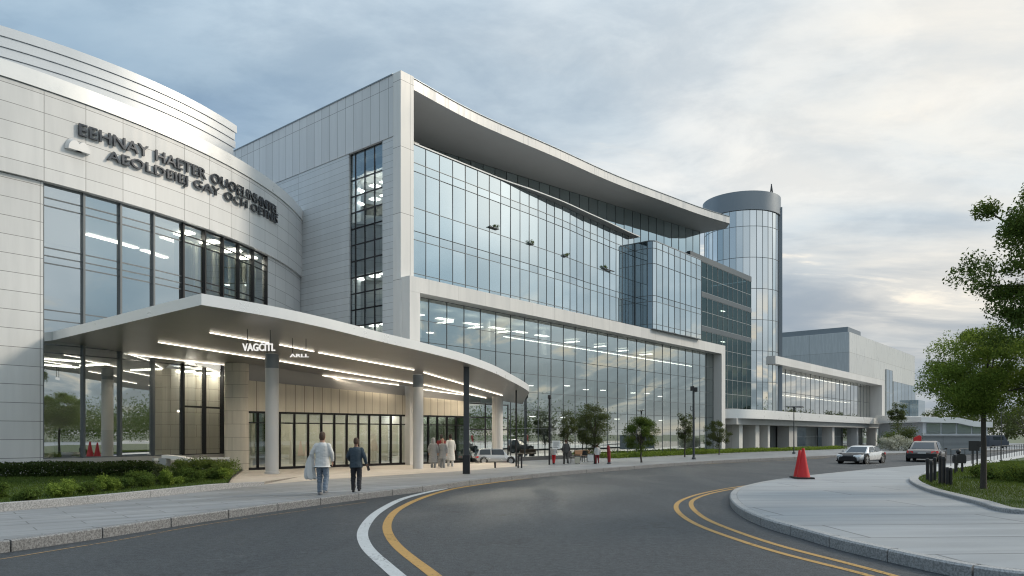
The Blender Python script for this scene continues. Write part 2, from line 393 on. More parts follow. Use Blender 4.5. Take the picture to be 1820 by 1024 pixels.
def paint(name, c, wear, var=.2):
    m, nt, N, K = newmat(name); co = coord(nt)
    n = noisetex(nt, co, 5, 5, .7); gr = noisetex(nt, co, 14, 4, .85); lo = noisetex(nt, co, .7, 4)
    col = mixc(nt, n, tuple(x * (1 - var) for x in c), tuple(x * (1 + var) for x in c))
    col = mixc(nt, smooth(nt, gr, .5, .75, 0, .5), col, (.09, .09, .09))
    b = finish(nt, col, .65, 0, bump(nt, gr, .4, .008), .3)
    f = mth(nt, 'ADD', gr, mth(nt, 'MULTIPLY', mth(nt, 'SUBTRACT', lo, .5), .5))
    tr = N.new('ShaderNodeBsdfTransparent'); mx = N.new('ShaderNodeMixShader'); K.new(smooth(nt, f, wear, wear + .06), mx.inputs[0]); K.new(b.outputs[0], mx.inputs[1]); K.new(tr.outputs[0], mx.inputs[2])
    o = [x for x in N if x.type == 'OUTPUT_MATERIAL'][0]; K.new(mx.outputs[0], o.inputs[0]); return m
M['paintwhite'] = paint('worn_white_paint', (.40, .425, .44), .62)
M['paintyellow'] = paint('worn_yellow_paint', (.36, .22, .07), .61)
M['paintpale'] = paint('worn_pale_line', (.33, .22, .10), .53)
# ---------------------------------------------------------------- camera, sky, sun
cam = bpy.data.objects.new('camera', bpy.data.cameras.new('camera')); COL.objects.link(cam)
cam.location = (0, 0, CAMZ); cam.rotation_euler = (PI / 2, 0, 0)
cd = cam.data; cd.sensor_width = 36; cd.lens = F / 1820 * 36; cd.shift_y = (CV - 512) / 1820; cd.clip_end = 3000; cd.clip_start = .1
S.camera = cam
SUN_AZ, SUN_EL = math.radians(76), math.radians(31)
sl = bpy.data.lights.new('sun', 'SUN'); sl.energy = 2.0; sl.angle = math.radians(11); sl.color = (1, .87, .70)
so = bpy.data.objects.new('sun', sl); COL.objects.link(so)
sd = Vector((math.sin(SUN_AZ) * math.cos(SUN_EL), math.cos(SUN_AZ) * math.cos(SUN_EL), math.sin(SUN_EL)))
so.rotation_euler = sd.to_track_quat('Z', 'Y').to_euler(); so.location = sd * 50
def make_world():
    w = bpy.data.worlds.new('World'); S.world = w; w.use_nodes = True; nt = w.node_tree; N, K = nt.nodes, nt.links; N.clear()
    out = N.new('ShaderNodeOutputWorld')
    sky = N.new('ShaderNodeTexSky'); sky.sky_type = 'NISHITA'; sky.sun_disc = False; sky.sun_elevation = SUN_EL; sky.sun_rotation = SUN_AZ
    b1 = N.new('ShaderNodeBackground'); b1.inputs[1].default_value = .1; K.new(sky.outputs[0], b1.inputs[0])
    g = N.new('ShaderNodeTexCoord').outputs['Generated']
    sx = N.new('ShaderNodeSeparateXYZ'); K.new(g, sx.inputs[0]); x, y, z = sx.outputs
    zc = mth(nt, 'MAXIMUM', z, 0.0)
    den = mth(nt, 'ADD', zc, .16)
    cb = N.new('ShaderNodeCombineXYZ'); K.new(mth(nt, 'DIVIDE', x, den), cb.inputs[0]); K.new(mth(nt, 'DIVIDE', y, den), cb.inputs[1])
    n1 = noisetex(nt, stretch(nt, cb.outputs[0], (.75, 1.25, 1), (0, 0, .35)), .85, 6, .5, .5)
    n2 = noisetex(nt, stretch(nt, cb.outputs[0], (.7, 1.7, 1), (0, 0, .2)), 1.7, 7, .6, .5)
    hl = mth(nt, 'SQRT', mth(nt, 'ADD', mth(nt, 'MULTIPLY', x, x), mth(nt, 'ADD', mth(nt, 'MULTIPLY', y, y), 1e-4)))
    az = mth(nt, 'DIVIDE', x, hl)
    right = smooth(nt, az, -.62, .5)
    out_ = mth(nt, 'MAXIMUM', smooth(nt, az, .78, .985), smooth(nt, y, .15, -.15))      # round to the side and behind: thicker, bluer cloud
    # cloud body: blue grey on the far side of the sun, pale towards it
    base = mixc(nt, right, (.28, .395, .51), (.53, .60, .65))
    lite = mixc(nt, right, (.50, .62, .72), (.82, .80, .755))
    dark = mixc(nt, right, (.20, .31, .45), (.36, .43, .50))
    c = mixc(nt, smooth(nt, n1, .42, .68), base, lite)
    c = mixc(nt, smooth(nt, n1, .47, .33, 0, .8), c, dark)
    n3 = noisetex(nt, stretch(nt, cb.outputs[0], (1, 1.25, 1), (0, 0, .5)), 3.0, 8, .62, .3)
    c = mixc(nt, 1.0, c, mixc(nt, smooth(nt, n3, .36, .64), (.87, .89, .91), (1.09, 1.075, 1.055)), 'MULTIPLY')
    # low grey bank above the horizon, warm lit rims
    bank = mth(nt, 'MULTIPLY', smooth(nt, z, .27, .15), smooth(nt, n2, .70, .48, .72, 1))
    c = mixc(nt, mth(nt, 'MULTIPLY', bank, .92), c, mixc(nt, right, (.28, .40, .52), (.25, .30, .36)))
    rim = mth(nt, 'MULTIPLY', mth(nt, 'MULTIPLY', smooth(nt, n2, .58, .70), smooth(nt, z, .10, .18)), smooth(nt, z, .5, .3))
    c = mixc(nt, mth(nt, 'MULTIPLY', mth(nt, 'MULTIPLY', rim, right), .8), c, (1.15, 1.0, .78))
    side = mixc(nt, smooth(nt, n1, .36, .66), (.35, .45, .51), (.63, .70, .73))
    yl_ = mth(nt, 'DIVIDE', y, hl)
    side = mixc(nt, mth(nt, 'MULTIPLY', smooth(nt, yl_, .20, .05), smooth(nt, yl_, -.12, -.02)), side, mixc(nt, 1.0, side, (.72, .82, .88), 'MULTIPLY'))
    side = mixc(nt, smooth(nt, yl_, -.05, -.3, 0, .6), side, (.62, .68, .72))
    side = mixc(nt, mth(nt, 'MULTIPLY', smooth(nt, z, .17, .05), smooth(nt, n2, .7, .4, .25, 1)), side, (.20, .25, .28))
    side = mixc(nt, mth(nt, 'MULTIPLY', mth(nt, 'MULTIPLY', smooth(nt, n2, .52, .66), smooth(nt, z, .015, .06)), smooth(nt, z, .22, .1)), side, (.80, .70, .54))
    side = mixc(nt, 1.0, side, mixc(nt, smooth(nt, az, -.75, .45), (.48, .56, .63), (1, 1, 1)), 'MULTIPLY')
    c = mixc(nt, mth(nt, 'MULTIPLY', out_, .93), c, side)
    gd = N.new('ShaderNodeVectorMath'); gd.operation = 'DOT_PRODUCT'; K.new(g, gd.inputs[0]); gd.inputs[1].default_value = Vector((.50, .82, .29)).normalized()
    cream = mth(nt, 'MULTIPLY', smooth(nt, gd.outputs['Value'], .955, .998), mth(nt, 'MULTIPLY', smooth(nt, n1, .36, .62, .12, .6), smooth(nt, n2, .38, .6, .4, 1)))
    c = mixc(nt, cream, c, (.98, .90, .77))
    # pale gap near the horizon
    c = mixc(nt, smooth(nt, z, .035, .0, 0, .6), c, (.62, .62, .6))
    # overcast vault: brighter overhead and around the hidden sun
    dt = N.new('ShaderNodeVectorMath'); dt.operation = 'DOT_PRODUCT'; K.new(g, dt.inputs[0]); dt.inputs[1].default_value = sd
    glow = smooth(nt, dt.outputs['Value'], .92, 1.0)
    gain = mth(nt, 'ADD', mth(nt, 'ADD', 1.0, mth(nt, 'MULTIPLY', smooth(nt, z, .45, .8), .9)), mth(nt, 'MULTIPLY', glow, .55))
    c = mixc(nt, mth(nt, 'MULTIPLY', glow, .35), c, (1.0, .9, .74))
    b2 = N.new('ShaderNodeBackground'); K.new(c, b2.inputs[0]); K.new(gain, b2.inputs[1])
    mx = N.new('ShaderNodeMixShader'); K.new(smooth(nt, n1, .25, .4, .8, .95), mx.inputs[0]); K.new(b1.outputs[0], mx.inputs[1]); K.new(b2.outputs[0], mx.inputs[2])
    K.new(mx.outputs[0], out.inputs[0])
make_world()
S.view_settings.view_transform = 'Standard'; S.view_settings.look = 'None'; S.view_settings.exposure = .25; S.view_settings.gamma = 1
S.cycles.filter_width = 1.15
S.render.engine = 'CYCLES'; S.cycles.use_denoising = True; S.cycles.max_bounces = 8; S.cycles.transparent_max_bounces = 12
S.cycles.sample_clamp_indirect = 6; S.cycles.caustics_reflective = False; S.cycles.caustics_refractive = False

# ---------------------------------------------------------------- curves on the ground
def spline(pts, step=.4):
    P = [Vector(p) for p in pts]; out = []
    for i in range(len(P) - 1):
        a, b, c, d = P[max(i - 1, 0)], P[i], P[i + 1], P[min(i + 2, len(P) - 1)]
        n = max(1, int((c - b).length / step))
        for k in range(n):
            t = k / n
            m1 = (c - a) * .5; m2 = (d - b) * .5
            la, lc = (b - a).length, (d - c).length; bc = (c - b).length
            if la > 1e-6: m1 = m1 * min(1, 2 * bc / (la + bc))
            if lc > 1e-6: m2 = m2 * min(1, 2 * bc / (lc + bc))
            t2, t3 = t * t, t * t * t
            out.append(b * (2 * t3 - 3 * t2 + 1) + m1 * (t3 - 2 * t2 + t) + c * (-2 * t3 + 3 * t2) + m2 * (t3 - t2))
    out.append(P[-1]); return out
def relax(p, n=6):
    for _ in range(n):
        p = [p[0]] + [p[i] * .5 + (p[i - 1] + p[i + 1]) * .25 for i in range(1, len(p) - 1)] + [p[-1]]
    return p
def offset(c, w):                                                    # w > 0: to the left of travel
    o = []
    for i, p in enumerate(c):
        t = (c[min(i + 1, len(c) - 1)] - c[max(i - 1, 0)]); t.z = 0; t.normalize()
        o.append(p + Vector((-t.y, t.x, 0)) * w)
    return o
def resample(c, step):
    o = [c[0]]; acc = 0
    for a, b in zip(c, c[1:]):
        l = (b - a).length
        while acc + l >= step:
            t = (step - acc) / l; a = a.lerp(b, t); o.append(a); l = (b - a).length; acc = 0
        acc += l
    o.append(c[-1]); return o
def ribbon(name, c, w, z, mat, taper=None):
    mb = MB(); a = offset(c, w / 2); b = offset(c, -w / 2); p = None
    for i in range(len(c)):
        q = (mb.vert((a[i].x, a[i].y, z)), mb.vert((b[i].x, b[i].y, z)))
        if p: mb.face((p[0], p[1], q[1], q[0]))
        p = q
    return structure(mb.build(name, mat))
def kerb(name, c, inw, depth, z0, z1, mat, seg, gap=.012, bev=.02):
    """stones along the curve c (outer face); inw=+1 when the stone lies to the left of travel"""
    mb = MB(); cc = resample(c, seg / 6); sub = 6; prev = None
    inn = offset(cc, inw * depth); out = cc; top = offset(cc, inw * bev)
    i = 0
    while i < len(cc) - 1:
        j = min(i + sub, len(cc) - 1); ring = []
        for k in range(i, j + 1):
            o, n_, t = out[k], inn[k], top[k]
            sh = Vector((0, 0, 0))
            if k == i: sh = (cc[k + 1] - cc[k]).normalized() * gap / 2
            if k == j: sh = (cc[k - 1] - cc[k]).normalized() * gap / 2
            zz = z1(o) if callable(z1) else z1
            ring.append([mb.vert((q.x + sh.x, q.y + sh.y, z)) for q, z in ((o, z0), (o, zz - bev), (t, zz), (n_, zz), (n_, z0))])
        for a, b in zip(ring, ring[1:]):
            for e in range(4):
                f = (a[e], b[e], b[e + 1], a[e + 1])
                mb.face(f if inw > 0 else f[::-1])
        mb.face(ring[0] if inw > 0 else ring[0][::-1]); mb.face(ring[-1][::-1] if inw > 0 else ring[-1])
        i = j
    mb2 = mb
    return structure(mb2.build(name, mat))

# ---------------------------------------------------------------- the ground
g = MB(); g.sheet([(-900, -700), (1400, -700), (1400, 1800), (-900, 1800)], -.06)
structure(g.build('ground', M['terrain']))
g = MB(); g.sheet([(-60, -60), (60, -60), (130, 40), (160, 110), (110, 128), (62, 92), (30, 74), (0, 58), (-16, 30), (-24, 0)], 0.0)
g.build('road', M['road'])['kind'] = 'structure'
KZ = .2
KL = [Vector((-30, -45, KZ)), Vector((-19, -16, KZ)), Vector((-11.6, 5, KZ))] + [G(u, v, KZ) for u, v in
      ((0, 962), (49, 957), (177, 939.5), (265, 926), (383, 909), (450, 901), (520, 891), (593, 882.5), (680, 872), (770, 862), (828, 854.5), (875, 849), (1012, 836.5), (1100, 830), (1195, 823), (1300, 817), (1400, 812.5))]
KL += [Vector((33, 67, KZ)), Vector((50, 80, KZ)), Vector((75, 96, KZ)), Vector((110, 118, KZ))]
KLs = relax(resample(spline(KL), .4), 14)
kerb('kerb', KLs, 1, .2, -.03, KZ, M['granite'], 1.75, .03)
# pavement on the building side
pin = offset(KLs, .206)
pp = resample(pin, 1.5)
g = MB(); g.sheet([(p.x, p.y) for p in pp] + [(100, 150), (40, 130), (-60, 90), (-80, 20), (-60, -45)], KZ - .003)
g.build('pavement', M['pave'])['kind'] = 'structure'
# planting bed edging and entrance plaza
ED = [Vector((-26, -8, .4)), Vector((-17, 9, .4))] + [G(u, v, .4) for u, v in ((0, 894.5), (133, 884), (232, 875), (289, 869.5), (355, 863), (405, 858), (430, 855.5), (470, 852))]
EDs = relax(resample(spline(ED), .4), 8)
e_end = EDs[-1]
kerb('planter_kerb', [Vector((p.x, p.y, .4)) for p in EDs], 1, .16, .17, lambda o: .4 - .1 * max(0, min(1, (o.x + 9.6) / .9)), M['palekerb'], 2.05, .01, .012)
PZ = .3
ein = offset(EDs, .165)
k405 = min(range(len(ein)), key=lambda i: (ein[i] - G(405, 857, .4)).length)
bed = [(p.x, p.y) for p in ein[:k405 + 1]]
bed_poly = bed + [(G(412, 846, .4).x, G(412, 846, .4).y), (-12.6, 34.0), (-16.5, 36), (-40, 45), (-60, 20)]
g = MB(); g.sheet(bed_poly, .385); g.build('lawn', M['lawn'])['kind'] = 'structure'
edge = [Vector((p.x, p.y, PZ)) for p in ein[k405:]] + [G(540, 846, PZ), G(620, 841.5, PZ), G(700, 837, PZ), G(790, 832, PZ), G(850, 827.5, PZ), G(905, 823, PZ)]
g = MB(); g.sheet([(p.x, p.y) for p in edge] + [(L(8.5, .0).x, L(8.5, .0).y), (L(8, -6).x, L(8, -6).y), (L(-14, -8).x, L(-14, -8).y), (-18, 37), (-12.8, 33.6)], PZ)
ramp = offset(edge[-7:], -1.3); rr = [Vector((q.x, q.y, KZ + .002)) for q in ramp]; rr[0] = Vector((edge[-7].x, edge[-7].y, KZ + .002))
for i in range(len(edge) - 1):
    g.poly([edge[i] - UP * .12, edge[i + 1] - UP * .12, edge[i + 1], edge[i]])
for i in range(len(edge[-7:]) - 1):
    a = edge[-7:]; g.poly([rr[i], rr[i + 1], a[i + 1], a[i]])
g.build('entrance_paving', M['plaza'])['kind'] = 'structure'
# island on the inner side of the bend
IF = [Vector((60, -30, KZ)), Vector((22, 2.5, KZ))] + [G(u, v, KZ) for u, v in ((1820, 1019), (1677, 997), (1579, 976), (1489, 957), (1426, 939), (1364, 923), (1322, 906), (1303, 893), (1296.5, 880), (1304, 869), (1323, 863), (1356, 855.5), (1408, 848), (1481, 840), (1555, 833), (1640, 826.5))]
IF += [Vector((42, 56, KZ)), Vector((70, 74, KZ)), Vector((105, 96, KZ))]
IFs = relax(resample(spline(IF), .3), 5)
kerb('island_kerb', IFs, -1, .2, -.03, KZ, M['palekerb'], 1.5, .03, .03)
ii = resample(offset(IFs, -.207), .6)
g = MB(); g.sheet([(p.x, p.y) for p in ii] + [(140, 60), (140, -40)], KZ - .002); g.build('island_pavement', M['island'])['kind'] = 'structure'
# lawn on the island
LE = [Vector((30, 10.5, .3)), ] + [G(u, v, .3) for u, v in ((1820, 907), (1739, 890.5), (1684, 877.5), (1647, 868), (1622, 857), (1615, 850), (1621, 845.5), (1640, 842))]
LEs = relax(resample(spline(LE), .3), 4)
kerb('lawn_kerb', LEs, -1, .32, .15, .3, M['palekerb'], 1.6, .01, .02)
li = offset(LEs, -.325)
lawn_r = [(p.x, p.y) for p in resample(li, .5)] + [(q.x, q.y) for q in (G(1669, 838, .3), G(1715, 830.5, .3), G(1753, 825, .3), G(1820, 813, .3))] + [(80, 62), (80, 10)]
g = MB(); g.sheet(lawn_r, .285); g.build('island_lawn', M['lawn'])['kind'] = 'structure'
pt = [G(1642, 841, .2), G(1669, 838, .2), G(1715, 830.5, .2), G(1753, 825, .2), G(1820, 813, .2), Vector((80, 61, .2)), Vector((80, 70, .2)), G(1820, 801, .2), G(1760, 812, .2), G(1700, 824, .2), G(1650, 832, .2)]
g = MB(); g.sheet([(p.x, p.y) for p in pt], .205); g.build('path', M['concrete'])['kind'] = 'structure'

# ---------------------------------------------------------------- painted lines
Z4 = .005
def line(name, px, w, mat, z=Z4):
    c = relax(resample(spline([G(u, v, 0) for u, v in px], .3), .25), 8); return ribbon(name, c, w, z, mat)
yl = ((860, 1100), (774, 1024), (737, 997), (704, 969.6), (688.5, 945), (689, 928), (703, 909), (732, 892.6), (765, 880), (806, 869), (847, 862.5), (902, 855), (957, 848.5), (990, 845))
line('road_marking_yellow', yl, .19, M['paintyellow'])
line('road_marking_white', ((790, 1090), (707, 1024), (680, 1000), (655, 978), (644, 956), (645, 942), (660, 920), (682, 903.6), (715, 887), (754, 876.5), (792, 868.5)), .22, M['paintwhite'], .006)
line('edge_line_far', ((990, 845), (1060, 838.5), (1171, 829.8), (1220, 826.3), (1317, 822), (1400, 818.5), (1480, 813)), .12, M['paintpale'])
line('edge_line_near', ((-200, 1022), (0, 995), (99, 978), (210, 961), (334, 937.5), (450, 920), (560, 905), (650, 893)), .045, M['paintpale'])
line('road_marking_yellow', ((1700, 1075), (1548, 1023), (1463, 1003), (1371, 979), (1297, 955), (1242, 934.6), (1211, 916), (1201, 901.5), (1209, 890.5), (1242, 878.5), (1297, 867.5), (1356, 859.5), (1408, 851.5), (1470, 844.5)), .13, M['paintyellow'])
line('road_marking_yellow', ((1760, 1075), (1588, 1023), (1481, 995), (1389, 971.5), (1316, 947.5), (1260, 925.4), (1236, 909), (1228, 898), (1232, 888.5), (1262, 877.5), (1306, 868.8), (1340, 863.5)), .13, M['paintyellow'])
# ---------------------------------------------------------------- curtain wall helper
def curtain(P, ts, zs, glassmat, mullmat, parent, name, mw=.06, md=.1, hw=None, jit=.004, bands=None, out=.03, closed_top=True, skip_h=(), frame_name='mullion_frame', backing=None):
    """P(t) -> xy point. One glazing part per storey (bands = z limits), each with its mullion frame as a sub-part."""
    hw = hw or mw
    bands = bands or [(zs[0], zs[-1])]
    made = []
    for z0, z1 in bands:
        zz = [z for z in zs if z0 - 1e-4 <= z <= z1 + 1e-4]
        g = MB(); f = MB()
        for a, b in zip(ts, ts[1:]):
            p, q = P(a), P(b); t = (q - p); w = t.length; t.normalize(); n = Vector((t.y, -t.x, 0))
            for c, d in zip(zz, zz[1:]):
                h = d - c; jx = R.uniform(-jit, jit) * min(w, 1.6); jz = R.uniform(-jit, jit) * min(h, 1.6)
                g.poly([p + UP * c + n * (-jx - jz), q + UP * c + n * (jx - jz), q + UP * d + n * (jx + jz), p + UP * d + n * (-jx + jz)])
        o = g.build(name, glassmat, parent)
        for a in ts:
            p = P(a); e = 1e-3
            a2 = min(a + (ts[1] - ts[0]) * .5, ts[-1]); a1 = max(a - (ts[1] - ts[0]) * .5, ts[0])
            t = (P(a2) - P(a1)).normalized(); n = Vector((t.y, -t.x, 0)); c = p + n * (out - md / 2)
            f.hexa([c + t * x + n * y + UP * zz[0] for x, y in ((-mw / 2, md / 2), (mw / 2, md / 2), (mw / 2, -md / 2), (-mw / 2, -md / 2))][::-1],
                   [c + t * x + n * y + UP * zz[-1] for x, y in ((-mw / 2, md / 2), (mw / 2, md / 2), (mw / 2, -md / 2), (-mw / 2, -md / 2))][::-1])
        for z in zz:
            if z in skip_h: continue
            for a, b in zip(ts, ts[1:]):
                p, q = P(a), P(b); t = (q - p).normalized(); n = Vector((t.y, -t.x, 0))
                f.bar(p + n * (out - md / 2 - .006) + UP * z, q + n * (out - md / 2 - .006) + UP * z, hw, md - .012, up=n) if False else \
                f.hexa([p + n * (out - .004) + UP * (z - hw / 2), q + n * (out - .004) + UP * (z - hw / 2), q + n * (out - md + .004) + UP * (z - hw / 2), p + n * (out - md + .004) + UP * (z - hw / 2)][::-1],
                       [p + n * (out - .004) + UP * (z + hw / 2), q + n * (out - .004) + UP * (z + hw / 2), q + n * (out - md + .004) + UP * (z + hw / 2), p + n * (out - md + .004) + UP * (z + hw / 2)][::-1])
        f.build(frame_name, mullmat, o)
        made.append(o)
    return made
def light_copies(proto, places, parent):
    for k, (p, rz) in enumerate(places):
        o = proto if k == 0 else proto.copy()
        if k: COL.objects.link(o)
        o.parent = parent; o.location = WM(parent).inverted() @ Vector(p); o.rotation_euler = (0, 0, rz)
def lamp_proto(name, mat, lx, ly, parent):
    m = MB(); m.box((-lx / 2, -ly / 2, -.05), (lx / 2, ly / 2, 0)); return m.build(name, mat, parent, local=True)
FAZ = math.atan2(AX.y, AX.x)

# ---------------------------------------------------------------- rotunda
DC = (-40.0, 45.06); DR = 26.46
D2 = lambda a: math.radians(a)
def dp(a, r=DR, z=0): return Vector((DC[0] + r * math.cos(D2(a)), DC[1] + r * math.sin(D2(a)), z))
rot = empty('rotunda_building', dp(-25), 'round white panelled hall with bowed window wall and dark lettering on its upper band', 'building')
A0, A1 = -74, 66
WA0, WA1 = -36.8, -7.9
m = MB(); m.ring(DC, DR, DR - .5, D2(A0), D2(A1), 12.2, 15.83, 100); m.build('upper_band', M['drum'], rot, smooth=30)
m = MB(); m.ring(DC, DR + .06, DR - .6, D2(A0), D2(A1), 15.86, 16.5, 100); m.build('cornice', M['white'], rot, smooth=30)
m = MB(); m.ring(DC, DR - .14, DR - .5, D2(A0), D2(WA0), .2, 12.17, 40); m.build('wall', M['drum'], rot, smooth=30)
m = MB(); m.ring(DC, DR - .14, DR - .5, D2(WA1), D2(A1), .2, 12.17, 60); m.build('wall', M['drum'], rot, smooth=30)
m = MB(); m.ring(DC, DR - .14, DR - .5, D2(WA0), D2(WA1), .2, 1.0, 30); m.build('base_wall', M['concrete'], rot, smooth=30)
m = MB(); m.ring(DC, DR - .62, .5, D2(A0), D2(A1), 16.2, 16.36, 90); m.build('roof', M['tier'], rot)
# set-back roof tier of stacked plates
TC = (-36.5, 48.5); TR = 20.6
tier = MB()
for k, (z0, z1, r) in enumerate(((20.06, 20.5, 0), (19.6, 20.03, -.05), (19.16, 19.57, -.10), (18.3, 19.13, -.15), (16.36, 18.27, -.5))):
    tier.ring(TC, TR + r, TR - 9.0, D2(-210), D2(-13.9 - (.35 if k % 2 else 0)), z0, z1, 120)
to = tier.build('roof_tier', M['tier'], rot, smooth=30)
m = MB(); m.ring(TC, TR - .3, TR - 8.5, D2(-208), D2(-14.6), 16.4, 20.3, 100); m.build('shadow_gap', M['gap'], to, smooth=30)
# window wall: eight tall bays, each its own window
edges = [-36.8, -33.35, -29.9, -26.4, -22.8, -19.8, -17.0, -14.2, -11.2, -7.9]
hz = [1.0, 5.33, 5.67, 6.67, 7.07, 8.97, 9.27, 9.6, 11.3, 11.63, 12.15]
for k, (a, b) in enumerate(zip(edges, edges[1:])):
    P = lambda t: dp(t, DR - .3)
    sub = [a, (a + b) / 2, b] if k > 4 else [a, b]
    g = MB(); f = MB()
    zz = hz if k < 4 else [1.0, 3.35] + hz[1:]
    for x, y in ((a, b),):
        p, q = P(x), P(y); t = (q - p).normalized(); n = Vector((t.y, -t.x, 0))
        cuts = [1.0, 5.5, 9.1, 12.15] if k < 4 else [1.0, 3.35, 5.5, 9.1, 12.15]
        for c, d in zip(cuts, cuts[1:]):
            jx, jz = R.uniform(-.005, .005), R.uniform(-.004, .004)
            g.poly([p + UP * c + n * (-jx - jz), q + UP * c + n * (jx - jz), q + UP * d + n * (jx + jz), p + UP * d + n * (-jx + jz)])
    w = g.build('window', M['drumglass'] if k < 4 else M['drumclear'], rot)
    for z in zz:
        h = .045 if z not in (3.35, 1.0, 12.15) else .09
        if k >= 4 and z in (5.67, 6.67): continue
        f.hexa([p + n * .03 + UP * (z - h / 2), q + n * .03 + UP * (z - h / 2), q - n * .06 + UP * (z - h / 2), p - n * .06 + UP * (z - h / 2)][::-1], [p + n * .03 + UP * (z + h / 2), q + n * .03 + UP * (z + h / 2), q - n * .06 + UP * (z + h / 2), p - n * .06 + UP * (z + h / 2)][::-1])
    for x in ((a, b) if k == 8 else (a,)):
        p = P(x); wd = .09
        f.lathe([(0, 1), (wd * .55, 1), (wd * .55, 12.15), (0, 12.15)], (p.x, p.y, 0), 8)
        c = p + n * .05
        f.hexa([c + t * sx * wd / 2 + n * sy for sx, sy in ((-1, .09), (1, .09), (1, -.1), (-1, -.1))][::-1] if False else [c + t * sx * wd / 2 + n * sy + UP * .98 for sx, sy in ((-1, .09), (1, .09), (1, -.1), (-1, -.1))][::-1],
               [c + t * sx * wd / 2 + n * sy + UP * 12.16 for sx, sy in ((-1, .09), (1, .09), (1, -.1), (-1, -.1))][::-1])
    f.build('window_frame', M['mull'] if k < 4 else M['mullblack'], w)
    if k >= 4:
        dm = MB(); ring = []
        for i in range(33):
            aa = b - .25 - (b - a - .5) * i / 32; r = DR - .85 + .07 * math.sin(i * 1.9) + .03 * math.sin(i * 4.1)
            ring.append((dm.vert(dp(aa, r, 5.75)), dm.vert(dp(aa, r, 11.6))))
        for u_, v_ in zip(ring, ring[1:]): dm.face((u_[0], v_[0], v_[1], u_[1]))
        if R.random() < .85: dm.build('drape', M['drape'], rot)
# inside of the hall
m = MB(); m.ring(DC, DR - 9, DR - 9.3, D2(-60), D2(20), .3, 12.2, 40); m.build('inner_wall', M['inside'], rot)
for z in (1.0, 5.6, 9.3):
    m = MB(); m.ring(DC, DR - .55, DR - 9, D2(-50), D2(5), z - .28, z - .05, 40); m.build('floor_slab', M['inceil'], rot)
m = MB(); m.ring(DC, DR - .52, DR - 9, D2(-52), D2(5), 12.0, 12.15, 40); m.build('ceiling', M['inceil'], rot)
pr = lamp_proto('ceiling_light', M['ceil'], .35, 1.8, rot)
pl = []
for a in range(-44, 2, 5):
    for r in (2.6, 5.6): pl.append((dp(a + R.uniform(-1, 1), DR - r, 11.98 if R.random() < .5 else 5.3), D2(a))) if R.random() < .3 else None
for a in range(-42, -8, 7): pl.append((dp(a, DR - 3.5, 5.3), D2(a + 90)))
light_copies(pr, pl, rot)
for a0, a1 in ((-22.6, -19.2), (-18.2, -13.6), (-12.8, -6)):              # stone piers behind the lobby glass
    m = MB(); m.ring(DC, DR - 1.1, DR - 1.7, D2(a0), D2(a1), .3, 5.2, 10); m.build('stone_pier', M['beige'], rot, smooth=30)
pr = lamp_proto('lobby_fill', M['lobbyglow'], 1.0, .4, rot)  # lamps added to brighten the piers and drapes behind the glass
light_copies(pr, [(dp(a, DR - .75, 5.1), D2(a)) for a in (-21.5, -18.8, -16, -13)] + [(dp(a, DR - 1.0, 11.95), D2(a)) for a in (-21, -17, -13, -9.5)], rot)
m = MB(); m.ring(DC, DR - 2.0, DR - 2.2, D2(-34), D2(-24), .3, 2.2, 16); m.build('reception_screen', M['indark'], rot)

# ---------------------------------------------------------------- lettering
FONTS = {}
def text_mesh(txt, size, extr, offs=.0):
    c = bpy.data.curves.new('lettering', 'FONT'); c.body = txt; c.size = size; c.extrude = extr; c.offset = offs; c.resolution_u = 3; c.bevel_depth = extr * .12; c.bevel_resolution = 1
    o = bpy.data.objects.new('lettering', c); COL.objects.link(o)
    dg = bpy.context.evaluated_depsgraph_get(); me = bpy.data.meshes.new_from_object(o.evaluated_get(dg))
    bpy.data.objects.remove(o)
    return me
sign = empty('building_sign', dp(-20, DR, 13.4), 'two lines of dark polished metal letters curving along the white rotunda band', 'sign')
def bent_line(txt, a0, a1, z0, h, name, rise=0.0):
    ms = []; x = 0.0
    for wd in txt.split():
        me = text_mesh(wd, 1.0, .045, .004); lo = min(v.co.x for v in me.vertices)
        for v in me.vertices: v.co.x += x - lo
        x = max(v.co.x for v in me.vertices) + .42; ms.append(me)
    xs = [v.co.x for me in ms for v in me.vertices]; ys = [v.co.y for v in ms[1].vertices]; x0, x1, y0, y1 = min(xs), max(xs), min(ys), max(ys)
    for me in ms:
      for v in me.vertices:
        a = a0 + (a1 - a0) * (v.co.x - x0) / (x1 - x0); r = DR + .09 + v.co.z
        p = dp(a, r, z0 + rise * (v.co.x - x0) / (x1 - x0) + (v.co.y - y0) / (y1 - y0) * h); v.co = WM(sign).inverted() @ p
      me.materials.clear(); me.materials.append(M['chrome'])
      o = bpy.data.objects.new(name, me); COL.objects.link(o); o.parent = sign
bent_line('EEHNAY HAETER OUOELINHNTEL', -34.1, -6.3, 14.44, .5, 'lettered_word', .24)
bent_line('AEOLDEIEJ GAY OCH OETNIS', -31.6, -6.4, 13.78, .43, 'lettered_word', .42)
m = MB()
for k, (a, r0) in enumerate(((-34.5, .34), (-33.75, .3))):
    n = 9; pts = []
    c = dp(a, DR, 13.75); t = Vector((-math.sin(D2(a)), math.cos(D2(a)), 0)); nn = Vector((math.cos(D2(a)), math.sin(D2(a)), 0))
    ring = [c + t * r0 * math.cos(PI * i / n) * (1 if k == 0 else .9) + UP * (r0 * 1.5 * math.sin(PI * i / n)) for i in range(n + 1)]
    m.hexa([p + nn * .02 for p in ring], [c + (p - c) * (.75 if k == 0 else .9) + nn * .2 for p in ring])
m.build('emblem', M['column'], sign, smooth=40)

